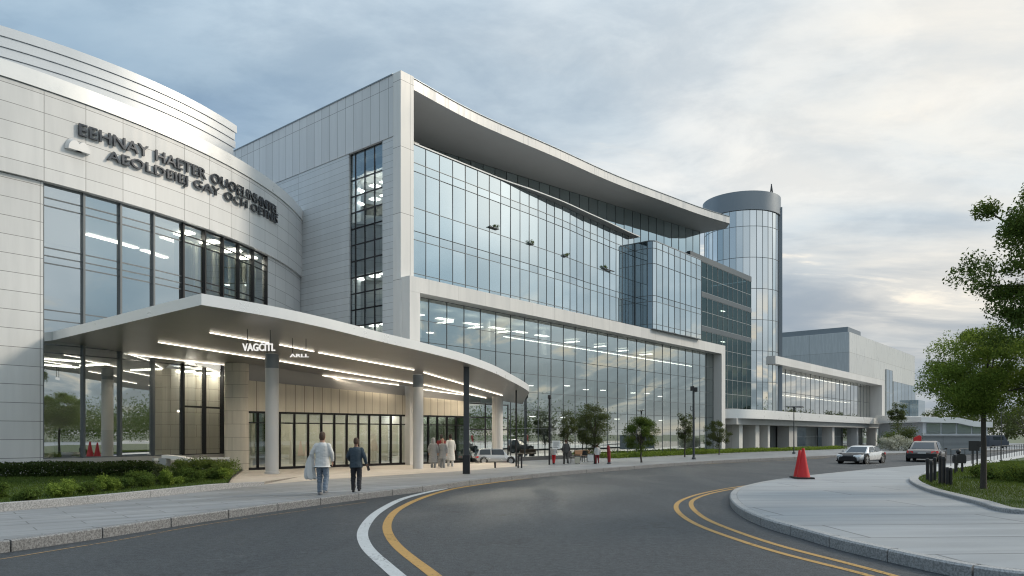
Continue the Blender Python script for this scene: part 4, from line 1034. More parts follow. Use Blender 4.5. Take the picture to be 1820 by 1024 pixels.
def tree(label, base, th, tr_, crown, n, size, lm, group, seed, ncl=40, cr=None, lean=(0, 0), limbs=9, name='tree', shape=None):
    """crown = list of (centre offset, radii)"""
    rr = random.Random(seed)
    root = empty(name, base, label, 'tree', group)
    base = Vector(base)
    cs = []
    tot = sum(r[0] * r[1] * r[2] for _, r in crown)
    for c, r in crown:
        cs += clumps_in(rr, base + Vector(c), r, max(3, int(ncl * r[0] * r[1] * r[2] / tot)))
    top = base + Vector((lean[0], lean[1], th)); cz = base + Vector(crown[0][0])
    m = MB()
    tp = [base + Vector((0, 0, -.06)), base + Vector((0, 0, .08)), base.lerp(top, .5) + Vector((rr.uniform(-.04, .04), rr.uniform(-.04, .04), 0)), top, top.lerp(cz, .6) + Vector((rr.uniform(-.1, .1),) * 3), cz + UP * crown[0][1][2] * .45]
    m.tube(tp, [tr_ * 1.5, tr_ * 1.1, tr_ * .92, tr_ * .8, tr_ * .5, tr_ * .15], 9)
    tk = m.build('trunk', M['bark'], root, smooth=50)
    far = sorted(cs, key=lambda q: rr.random())[:limbs * 2]
    for k, q in enumerate(far):
        l = MB(); s = top.lerp(cz, rr.uniform(-.05, .55) if k else 0); mid = s.lerp(q, .5) + UP * (.12 * (q - s).length) + Vector((rr.uniform(-.1, .1), rr.uniform(-.1, .1), 0))
        l.tube([s, mid, q], [tr_ * .42, tr_ * .26, tr_ * .07], 6, cap=False)
        l.build('limb', M['bark'], root, smooth=50)
    foliage(rr, cs, cr or crown[0][1][0] * .34, n, size).build('crown', lm, root)
    return root
def bush(label, base, rad, n, size, lm, group, seed, name='shrub', cat='shrub', ncl=9):
    rr = random.Random(seed); base = Vector(base)
    cs = [Vector((q.x, q.y, max(q.z, base.z + .04))) for q in clumps_in(rr, base + UP * rad[2] * .55, (rad[0] * .75, rad[1] * .75, rad[2] * .5), ncl, .3)]
    mb = foliage(rr, cs, rad[0] * .42, n, size); o = None
    for i, v in enumerate(mb.v):
        if v[2] < base.z: mb.v[i] = (v[0], v[1], base.z + rr.uniform(0, .05))
    root = empty(name, base, label, cat, group); mb.build('foliage', lm, root)
    m = MB()
    for k in range(5):
        a = rr.uniform(0, 6.28); m.tube([base - UP * .03, base + Vector((math.cos(a) * rad[0] * .4, math.sin(a) * rad[1] * .4, rad[2] * .7))], [.012, .004], 5)
    m.build('stem', M['bark'], root); return root
def tuft(label, base, rad, h, n, lm, group, seed, name='grass_clump', cat='grass'):
    rr = random.Random(seed); mb = MB(); base = Vector(base)
    for _ in range(n):
        a = rr.uniform(0, 6.28); r = rad * rr.random() ** .6; p = base + Vector((math.cos(a) * r * .6, math.sin(a) * r * .6, -.02)); o = Vector((math.cos(a), math.sin(a), 0)) * rr.uniform(.05, .45) * rad
        hh = h * rr.uniform(.55, 1.1); w = rr.uniform(.006, .013); s = Vector((-math.sin(a), math.cos(a), 0)) * w
        q1 = p + o * .4 + UP * hh * .6; q2 = p + o * 1.3 + UP * hh
        i = [mb.vert(x) for x in (p - s, p + s, q1 + s * .8, q1 - s * .8, q2)]; mb.face((i[0], i[1], i[2], i[3])); mb.face((i[3], i[2], i[4]))
    return tag(mb.build(name, lm), label, cat, group)
def inside(p, poly):
    c = False; n = len(poly)
    for i in range(n):
        x1, y1 = poly[i][0], poly[i][1]; x2, y2 = poly[i - 1][0], poly[i - 1][1]
        if (y1 > p[1]) != (y2 > p[1]) and p[0] < (x2 - x1) * (p[1] - y1) / (y2 - y1) + x1: c = not c
    return c
def blades(name, poly, box, n, h, z, seed, skip=None):
    rr = random.Random(seed); mb = MB(); k = 0
    while k < n:
        p = (rr.uniform(box[0], box[2]), rr.uniform(box[1], box[3]))
        u = CU + F * p[0] / p[1]
        if u < -40 or u > 1860 or not inside(p, poly) or (skip and skip(p)): 
            k += .25; continue
        k += 1
        a = rr.uniform(0, 6.28); hh = h * rr.uniform(.5, 1.3) * (1 + .5 * noise.noise(Vector((p[0] * .8, p[1] * .8, 0)))); w = .004 + p[1] * .00032
        s = Vector((math.cos(a) * w, math.sin(a) * w, 0)); b = Vector((p[0], p[1], z - .01)); t = b + Vector((rr.uniform(-.5, .5) * hh, rr.uniform(-.5, .5) * hh, hh))
        i = [mb.vert(x) for x in (b - s, b + s, t)]; mb.face(i)
    return stuff(mb.build(name, M['blade']))
blades('grass', bed_poly, (-22, 14, -9, 30), 42000, .075, .385, 3)
blades('grass', lawn_r, (9, 16, 34, 46), 60000, .09, .285, 4)

# clipped hedge at the foot of the rotunda
rr = random.Random(5)
hp = [G(u, v, .4) for u, v in ((-70, 850), (0, 849), (90, 848.2), (180, 847), (262, 846))]
hc = resample(offset(hp, .45), .16)
mb = MB()
for c in hc:
    for _ in range(340):
        q = Vector((rr.uniform(-.2, .2), rr.uniform(-.42, .42), 0)); z = rr.uniform(0, .56) * (1 - .25 * abs(q.y) / .42)
        z = max(z, rr.uniform(0, .56)) if rr.random() < .5 else z
        leaf(mb, c + q + UP * (z - c.z + .41 + .05 * noise.noise(c * 1.3)), .1, rr)
hg = empty('hedge', hc[len(hc) // 2], 'long dark clipped hedge below the rotunda windows', 'hedge')
mb.build('foliage', M['leafhedge'], hg)
m = MB()
for c in hc[::3]: m.tube([Vector((c.x, c.y, .38)), Vector((c.x, c.y, .8))], .015, 5)
m.build('stem', M['bark'], hg)
# loose shrubs along the planter kerb
SH = [(-8, 886, 0.51, 0.38, 'leafdark', 'wide dark shrub at the picture edge of the planter lawn'), (45, 889, 0.34, 0.22, 'leafdark', 'low dark shrub second from the edge on the planter kerb'),
      (100, 882, 0.51, 0.34, 'leaf', 'round olive green shrub alone on the kerb side of the lawn'), (158, 878, 0.37, 0.25, 'leafdark', 'low shrub just past the round lone shrub'),
      (187, 873, 0.41, 0.32, 'leaf', 'mid green bushy shrub at the middle of the planter kerb'), (218, 870, 0.37, 0.28, 'leafdark', 'small dark shrub beside the mid green bushy shrub'),
      (250, 866, 0.51, 0.41, 'leafdark', 'large dark shrub before the end of the clipped hedge'), (283, 860, 0.45, 0.54, 'leafolive', 'olive shrub at the end of the clipped hedge'),
      (302, 862, 0.41, 0.41, 'leaf', 'green shrub between the olive shrub and the tall light clump'), (338, 858, 0.49, 0.45, 'leafdark', 'dark shrub in front of the pale feathery plants'),
      (370, 854, 0.37, 0.34, 'leafdark', 'dark low shrub under the end of the white rail'), (392, 853, 0.41, 0.38, 'leaf', 'last green shrub at the tip of the planter')]
for k, (u, v, r, h, lm, lab) in enumerate(SH):
    p = G(u, v, .39); bush(lab, p, (r, r, h), 2600, .075, M[lm], 'shrubs along the planter kerb', 40 + k)
for k, (u, v, lab) in enumerate(((312, 846, 'light green feathery plant beside the white bench'), (335, 845, 'tall light green feathery plant under the rail'), (358, 845, 'light green feathery plant in the middle of the clump'), (380, 846, 'light feathery plant near the tip of the planter'), (398, 849, 'small light feathery plant at the very tip of the planter'))):
    bush(lab, G(u, v, .39), (.55, .55, .62), 2600, .07, M['leaflight'], 'feathery plants at the planter tip', 70 + k, ncl=12)
# trees in front of the glass facade
tree('slim young tree with a tall loose crown beside the stone bench', G(1057, 824.5, .2), .9, .05, [((.0, 0, 2.45), (.85, .85, 1.35)), ((-.3, .1, 1.4), (.8, .8, .7))], 11000, .095, M['leafolive'], 'young trees along the glass facade', 101, 46, .36)
tree('small round dark tree on a thin trunk at the pavement edge', G(1140, 822, .2), .75, .055, [((0, 0, 1.75), (1.0, 1.0, 1.0)), ((.1, 0, 2.4), (.6, .6, .5))], 11000, .095, M['leafdark'], 'young trees along the glass facade', 102, 44, .36)
tree('narrow young tree behind the tall lamp post', G(1225, 812.5, .2) - Vector((.35, 0, 0)), 1.0, .05, [((0, 0, 2.6), (.65, .65, 1.15)), ((0, .1, 1.6), (.45, .45, .6))], 4500, .11, M['leafolive'], 'young trees along the glass facade', 103, 34, .3)
tree('spreading young tree by the white facade pier', G(1278, 808, .2), .8, .05, [((0, 0, 2.0), (1.2, 1.0, 1.0)), ((-.5, 0, 1.3), (.7, .6, .6))], 6000, .11, M['leafolive'], 'young trees along the glass facade', 104, 44, .36)
tree('pale young tree close against the facade glass', L(13.5, 1.0, .2), .9, .045, [((0, 0, 2.3), (.75, .75, 1.2))], 4500, .1, M['leafolive'], 'young trees along the glass facade', 105, 30, .34)
# trees on the island lawn
tb = G(1748, 869, .285)
tree('round leafy street tree on a straight trunk in the island lawn', tb, 2.25, .085, [((.15, 0, 3.75), (1.75, 1.6, 1.4)), ((-.6, 0, 3.15), (1.2, 1.1, .75)), ((.9, .2, 3.2), (1.3, 1.2, .9))], 60000, .085, M['leaf'], 'trees on the island', 106, 95, .46, limbs=14)
bt = at(1955, 19.0, .285)
tree('big tree reaching into the picture from beyond its edge', bt, 3.6, .22, [((-.6, 0, 6.4), (2.5, 2.2, 2.2)), ((-2.3, 0, 7.3), (1.0, 1.1, .8)), ((-2.75, -.2, 5.75), (1.25, 1.2, .75)), ((-2.3, .1, 4.55), (1.0, 1.1, .55)), ((1.2, 0, 6.6), (2.4, 2.4, 2.4))], 60000, .105, M['leafdark'], 'trees on the island', 107, 130, .5, limbs=16)
# bushes in the island lawn
for k, (u, v, r, h, lab) in enumerate(((1752, 850, .8, .42, 'low dark bush nearest the tree trunk on the island lawn'), (1785, 853, .95, .5, 'middle dark bush on the island lawn'), (1822, 858, 1.0, .6, 'dark bush at the picture edge on the island lawn'))):
    bush(lab, G(u, v, .285), (r, .7, h), 4200, .085, M['leafdark'], 'bushes on the island lawn', 120 + k, ncl=14)
# green strip at the foot of the facade
rr = random.Random(9); mb = MB()
s0, s1 = 17.6, 66
n = 15000
for _ in range(n):
    s = rr.uniform(s0, s1); d = rr.uniform(.7, 2.5) + max(0, (s - 40) * .12 if s > 40 else 0); p = L(s, d, .2 + rr.uniform(.02, .34) * (1 + .4 * noise.noise(Vector((s * .5, d, 0)))))
    leaf(mb, p, .2, rr)
stuff(mb.build('ground_cover', M['leaf']))
# planted corner past the wing: flowers, a dark tree
for k, (u, v, Y, r, h, lm, lab, nm) in enumerate(((1588, 800, 88, 2.1, 2.6, 'leafdark', 'dark green shrub mass behind the white flowering border', 'shrub'), (1606, 802, 86, 2.0, 3.6, 'leafolive', 'tall olive shrub under the dark canopy edge', 'shrub'), (1622, 803, 86, 1.8, 2.6, 'leafolive', 'olive shrub beside the louvred wall', 'shrub'), (1580, 806, 80, 1.3, 1.5, 'flower', 'pale flowering plants at the near end of the border', 'flower_bed'), (1598, 806, 80, 1.5, 1.6, 'flower', 'pale flowering plants in the middle of the border', 'flower_bed'), (1617, 806, 80, 1.3, 1.4, 'flower', 'pale flowering plants near the red sign', 'flower_bed'))):
    bush(lab, at(u, Y, 0.05), (r, r, h), 2200, .2 if lm != 'flower' else .16, M[lm], 'planting past the wing', 140 + k, name=nm, cat='flowers' if nm == 'flower_bed' else 'shrub', ncl=14)
tree('small dark tree growing above the flat canopy edge', at(1596, 92, .05), 3.4, .09, [((0, 0, 4.7), (1.0, 1.0, 1.2))], 3000, .2, M['leafolive'], 'trees past the wing', 150, 22, .5)
for k, (u, Y, h, r, lab) in enumerate(((1715, 118, 6.0, 4.0, 'grey green tree behind the white roofed hall'), (1790, 115, 6.5, 3.8, 'distant tree beyond the railing, beside the blue van'), (1822, 108, 6.2, 3.6, 'distant tree at the picture edge beyond the railing'), (1668, 125, 6.0, 3.4, 'distant tree over the white roof edge'), (1765, 140, 6.4, 4.5, 'farthest pale tree between the street trees'), (1850, 135, 7.5, 5.0, 'tall distant tree outside the railing end'))):
    tree(lab, at(u, Y, 0), h * .3, .14, [((0, 0, h * .62), (r, r, h * .4))], 2200, .42, M['leafolive'], 'distant trees', 160 + k, 26, r * .36, limbs=5)
# far wood on the other side of the road, seen in the glass
rr = random.Random(21); mb = MB()
for k in range(90):
    a = math.radians(rr.uniform(28, 128)); r_ = rr.uniform(95, 150)
    c = Vector((r_ * math.sin(a) + 20, r_ * math.cos(a) - 10, 0)); h = rr.uniform(5, 10)
    if c.y > 60 and c.x < 110: continue
    u_ = CU + F * c.x / c.y if c.y > 1 else 9999
    if u_ < 1840: continue
    for _ in range(1300):
        q = Vector((rr.gauss(0, 2.6), rr.gauss(0, 2.6), h * .55 + rr.gauss(0, h * .22)))
        if q.z > 0: leaf(mb, c + q, .5, rr)
stuff(mb.build('far_wood', M['leafdark']))
# ---------------------------------------------------------------- people
M['skin'] = plain('skin', (.42, .25, .18), .5, 0, .08, 6); M['skindark'] = plain('skin_brown', (.22, .12, .08), .5, 0, .08, 6)
M['hairbrown'] = plain('brown_hair', (.06, .032, .018), .6, 0, .3, 40, .5, 120); M['hairdark'] = plain('dark_hair', (.018, .013, .011), .6, 0, .3, 40, .5, 120)
M['clothwhite'] = plain('white_cloth', (.56, .56, .55), .85, 0, .06, 14); M['clothgrey'] = plain('grey_cloth', (.3, .31, .315), .85, 0, .08, 14)
M['navy'] = plain('navy_cloth', (.035, .055, .075), .85, 0, .2, 18); M['denim'] = plain('grey_blue_denim', (.16, .2, .25), .85, 0, .2, 22)
M['trouserblack'] = plain('dark_trousers', (.022, .024, .03), .85, 0, .2, 18); M['redcloth'] = plain('red_cloth', (.5, .02, .025), .8, 0, .12, 14)
M['darkred'] = plain('dark_red_cloth', (.2, .02, .025), .8, 0, .15, 14); M['olivecloth'] = plain('charcoal_cloth', (.07, .07, .065), .85, 0, .15, 14)
M['shoe'] = plain('black_shoe', (.015, .015, .016), .45); M['shoegrey'] = plain('grey_shoe', (.2, .2, .21), .6); M['eye'] = plain('eye', (.03, .02, .015), .2)
def elring(c, rx, ry, n=14, rot=0.0, tilt=(0, 0)):
    return [Vector((c[0] + rx * math.cos(a) * math.cos(rot) - ry * math.sin(a) * math.sin(rot), c[1] + rx * math.cos(a) * math.sin(rot) + ry * math.sin(a) * math.cos(rot), c[2] + tilt[0] * math.cos(a) + tilt[1] * math.sin(a))) for a in [2 * PI * i / n for i in range(n)]]
def meld(mb, name, mat, parent, voxel, wr=0.0, sm=4, wscale=9.0):
    """one continuous surface out of overlapping lofts"""
    o = mb.build(name, mat, parent, local=True)
    r = o.modifiers.new('r', 'REMESH'); r.mode = 'VOXEL'; r.voxel_size = voxel
    s = o.modifiers.new('s', 'SMOOTH'); s.iterations = sm; s.factor = .5
    dg = bpy.context.evaluated_depsgraph_get(); me = bpy.data.meshes.new_from_object(o.evaluated_get(dg)); o.modifiers.clear()
    if wr:
        me.update(); nr = [v.normal.copy() for v in me.vertices]
        for v, q in zip(me.vertices, nr):
            v.co += q * wr * (noise.noise(Vector((v.co.x * wscale, v.co.y * wscale, v.co.z * wscale * 1.7 + 5))) + .5 * noise.noise(v.co * wscale * 2.4))
    me.shade_smooth(); me.materials.clear(); me.materials.append(mat); old = o.data; o.data = me; bpy.data.meshes.remove(old); me.name = name; return o
def hand(mb, w, dr, side, curl=.35):
    """palm, four bent fingers of unequal length and a thumb, hanging from wrist w along dr"""
    dr = Vector(dr).normalized(); fw = Vector((0, 1, 0)); fw = (fw - dr * fw.dot(dr)).normalized(); sd = dr.cross(fw)
    pe = w + dr * .085
    mb.loft([[w + dr * t + fw * (math.cos(a) * wy) + sd * (math.sin(a) * wx) for a in [2 * PI * i / 10 for i in range(10)]] for t, wy, wx in ((-.03, .024, .02), (.0, .027, .02), (.04, .04, .017), (.085, .041, .014), (.095, .03, .01))])
    for k, ln in enumerate((.068, .078, .072, .056)):
        b = pe + fw * (.030 - .02 * k) - dr * .008; inw = sd * (-side)
        m1 = b + dr * ln * .45 + inw * ln * curl * .25; m2 = b + dr * ln * .8 + inw * ln * curl * .7; m3 = b + dr * ln * .95 + inw * ln * curl * 1.15
        mb.tube([b, m1, m2, m3], [.0095, .009, .0085, .0065], 7)
    t0 = w + dr * .028 + fw * .028; mb.tube([t0, t0 + fw * .026 + dr * .03, t0 + fw * .034 + dr * .062], [.013, .011, .008], 7)
def limb(mb, pts, rad, n=12):
    P = [Vector(p) for p in pts]; out = []; rr_ = []
    for i in range(len(P) - 1):
        for k in range(4):
            t = k / 4; out.append(P[i].lerp(P[i + 1], t)); rr_.append(rad[i] + (rad[i + 1] - rad[i]) * t)
    out.append(P[-1]); rr_.append(rad[-1]); mb.tube(out, rr_, n)
def person(label, p, rz, h=1.75, top='clothwhite', legs='denim', hair='hairbrown', skin='skin', shoe='shoe', coat=0.0, stride=.16, arms=None, vox=.012, group=None, bald=False, hood=False, lean=0.0, wide=1.0):
    root = empty('person', p, label, 'person', group, rz); k = h / 1.75; root.scale = (k, k, k)
    V = Vector
    hipz, st = .93, stride
    J = {'hl': V((-.09, 0, hipz)), 'hr': V((.09, 0, hipz)), 'kl': V((-.10, st * .55 + .03, .51)), 'kr': V((.10, -st * .25 + .05, .50)), 'al': V((-.10, st * .95, .085)), 'ar': V((.105, -st * .95, .10 + .04 * (st > .05)))}
    A = arms or {}
    sl, sr = V((-.168, lean * .5, 1.395)), V((.168, lean * .5, 1.395))
    el = V(A.get('el', (-.26, -.05, 1.14))); er = V(A.get('er', (.26, .03, 1.14))); wl = V(A.get('wl', (-.27, .03, .90))); wr = V(A.get('wr', (.27, .10, .90)))
    b = MB()
    tors = [(.86, .15, .10), (.95, .165, .11), (1.08, .145, .095), (1.22, .165, .11), (1.34, .175, .11), (1.41, .14, .085), (1.455, .09, .068), (1.49, .058, .058), (1.56, .052, .055)]
    b.loft([elring((0, lean * max(0, z - .95), z), rx, ry) for z, rx, ry in tors])
    hy = lean * .62 + .015
    b.loft([elring((0, hy + dy, z), rx, ry, 16) for z, rx, ry, dy in ((1.515, .04, .05, .03), (1.53, .058, .072, .022), (1.57, .07, .088, .008), (1.63, .077, .098, 0), (1.68, .077, .099, -.004), (1.72, .066, .086, -.006), (1.745, .04, .055, -.006), (1.752, .012, .02, -.006))])
    b.ball((0, hy + .103, 1.612), (.013, .022, .022), 8); b.ball((-.078, hy - .005, 1.625), (.011, .022, .032), 8); b.ball((.078, hy - .005, 1.625), (.011, .022, .032), 8)
    b.ball((0, hy + .085, 1.575), (.026, .014, .010), 8); b.ball((0, hy + .082, 1.535), (.026, .022, .018), 8)
    for s_, e_, w_ in ((sl, el, wl), (sr, er, wr)): limb(b, (s_, e_, w_), (.05, .04, .026))
    hand(b, wl, wl - el, -1); hand(b, wr, wr - er, 1)
    for a_, c_, d_ in (('hl', 'kl', 'al'), ('hr', 'kr', 'ar')): limb(b, (J[a_], J[c_], J[d_]), (.085, .058, .04))
    for d_ in ('al', 'ar'): limb(b, (J[d_] + V((0, -.04, -.03)), J[d_] + V((0, .14, -.055))), (.036, .025))
    meld(b, 'body', M[skin], root, min(vox, .0095), 0, 2)
    for sx in (-1, 1):
        e = MB(); e.ball((sx * .032, hy + .089, 1.632), .011, 8); e.build('eye', M['eye'], root, local=True, smooth=60)
    # top
    t = MB(); hem = .80 - coat
    ring = [(1.47, .075, .072), (1.45, .10, .082), (1.42, .15, .1), (1.36, .19, .125), (1.2, .2, .135), (1.05, .19, .13), (.95, .2, .138), (.80, .215 * wide, .15)]
    if coat: ring += [(.80 - coat * .5, .235 * wide, .17), (hem, .25 * wide, .185)]
    t.loft([elring((0, lean * max(0, z - .95), z), rx, ry, 20) for z, rx, ry in ring][::-1])
    for s_, e_, w_ in ((sl, el, wl), (sr, er, wr)):
        limb(t, (s_ + V((0, 0, -.005)), e_, w_ - (w_ - e_).normalized() * .02), (.072, .063, .05))
        t.ball(s_, .062, 10)
    meld(t, 'coat' if coat else 'jacket', M[top], root, vox, .008, 5)
    if hood:
        q = MB(); q.loft([elring((0, hy - .01, z), rx, ry, 14) for z, rx, ry in ((1.44, .12, .10), (1.53, .105, .115), (1.62, .11, .125), (1.70, .1, .12), (1.76, .06, .08))]); meld(q, 'hood', M[top], root, .014, .004, 3)
    q = MB()
    q.loft([elring((0, 0, z), rx, ry, 16) for z, rx, ry in ((.80, .172, .118), (.9, .182, .125), (.98, .168, .118))])
    for a_, c_, d_ in (('hl', 'kl', 'al'), ('hr', 'kr', 'ar')): limb(q, (J[a_] + V((0, 0, -.02)), J[c_], J[d_] + V((0, -.005, -.02))), (.1, .082, .066))
    meld(q, 'trousers', M[legs], root, vox, .014, 3, 12)
    for d_ in ('al', 'ar'):
        f = MB(); a = J[d_]; f.loft([elring((a.x, a.y + y, a.z - .045), rx, .012, 10) if False else [V((a.x + rx * math.cos(g), a.y + y, max(a.z - .088, a.z - .05 + rz_ * math.sin(g)))) for g in [2 * PI * i / 12 for i in range(12)]] for y, rx, rz_ in ((-.07, .03, .03), (-.06, .042, .045), (0, .045, .055), (.07, .05, .038), (.14, .046, .028), (.18, .025, .018))]); f.build('shoe', M[shoe], root, local=True, smooth=50)
    if not hood:
        hr_ = MB()
        hr_.loft([elring((0, hy - .018 + dy, z), rx, ry, 16) for z, rx, ry, dy in ((1.535 if not bald else 1.57, .06, .05, -.035), (1.58, .079, .078, -.022), (1.64, .085, .096, -.012), (1.69, .084, .1, -.006), (1.735, .07, .088, -.004), (1.765, .04, .05, -.004), (1.772, .01, .01, 0))])
        meld(hr_, 'hair', M[hair], root, .012, .004, 2, 30)
    return root
# the two walkers near the kerb, seen from behind
pa = G(573, 879.5, .2); pb = G(633, 875, .2)
w1 = person('person in a white jacket and grey blue jeans walking away near the kerb', pa, -.05, 1.86, 'clothwhite', 'denim', 'hairbrown', 'skin', 'shoegrey', coat=.02, stride=.1, arms={'el': (-.30, -.02, 1.15), 'wl': (-.29, .09, .95), 'er': (.265, .02, 1.15), 'wr': (.255, .10, .92)}, vox=.011)
# garment carried over the left arm, reaching to the knee
cb_ = MB(); rr = random.Random(3)
def W1(x, y, z): return w1.matrix_basis @ Vector((x, y, z))
bpy.context.view_layer.update()
rings = []
for z, x0, x1, t in ((1.14, -.27, -.36, .07), (1.05, -.26, -.42, .09), (.9, -.25, -.47, .10), (.7, -.24, -.51, .11), (.55, -.22, -.52, .11), (.47, -.16, -.5, .10), (.44, -.14, -.46, .08)):
    ring = []
    for i in range(28):
        a = 2 * PI * i / 28; c = (x0 + x1) / 2; w = abs(x1 - x0) / 2; fz = 1 + .16 * math.sin(a * 7 + z * 3)
        ring.append(W1(c + w * math.cos(a) * fz, .05 + t * math.sin(a) * fz, z + .02 * math.sin(a * 5)))
    rings.append(ring)
cb_.loft(rings[::-1]); tag(cb_.build('folded_coat', M['clothwhite'], smooth=60), 'long white coat draped over the arm of the person in jeans', 'coat')
w2 = person('person in a navy sweatshirt and dark trousers walking away, hand out to the side', pb, .12, 1.68, 'navy', 'trouserblack', 'hairbrown', 'skindark', 'shoe', stride=.13, arms={'el': (-.27, .05, 1.16), 'wl': (-.2, .2, 1.0), 'er': (.27, -.03, 1.13), 'wr': (.33, .04, .9)}, vox=.011, bald=True)
m = MB(); bpy.context.view_layer.update()
h0 = w2.matrix_basis @ Vector((.36, .06, .82)); h1 = w2.matrix_basis @ Vector((.40, .08, .70)); m.bar(h0 + UP * .03, h1, .05, .07); m.bar(h0 + UP * .06, h0 + UP * .02, .03, .03); tag(m.build('hand_bag', M['black']), 'small black pouch hanging from the hand of the person in navy', 'bag')
# group standing by the second column
G1 = 'people standing together by the white column'
person('person in a grey hooded gown at the column side of the waiting group', G(770, 835, .2), -.3, 1.62, 'clothgrey', 'clothgrey', 'hairdark', 'skin', 'shoe', coat=.42, stride=.04, hood=True, vox=.018, group=G1, wide=1.1)
person('person with dark hair and a dark red top in the middle of the waiting group', G(783, 833, .2) + Vector((0, .5, 0)), .2, 1.78, 'darkred', 'clothgrey', 'hairdark', 'skindark', 'shoe', stride=.05, vox=.018, group=G1)
person('person with brown hair in a pale grey coat standing among the waiting group', G(787, 835, .2), 2.8, 1.6, 'clothgrey', 'clothgrey', 'hairbrown', 'skin', 'shoe', coat=.2, stride=.05, vox=.018, group=G1)
person('person in a long white coat at the post side of the waiting group', G(800.5, 832.5, .2), .5, 1.8, 'clothwhite', 'clothwhite', 'hairdark', 'skin', 'shoegrey', coat=.4, stride=.04, vox=.018, group=G1, wide=1.05)
# small far figures along the facade
person('person in a white top and bright red trousers under the white notice', G(984, 825.3, .2), -.4, 1.24, 'clothwhite', 'redcloth', 'hairdark', 'skin', 'shoe', stride=.2, vox=.02)
person('person in charcoal clothes beside the pale bin', G(1006, 825, .2), .3, 1.5, 'olivecloth', 'olivecloth', 'hairbrown', 'skin', 'shoe', stride=.12, vox=.02)
person('person in a pale pink top and dark red trousers by the timber bench', G(1060.5, 824.3, .2) - Vector((0, .3, 0)), .1, 1.2, 'clothwhite', 'darkred', 'hairbrown', 'skin', 'shoe', stride=.08, vox=.02)

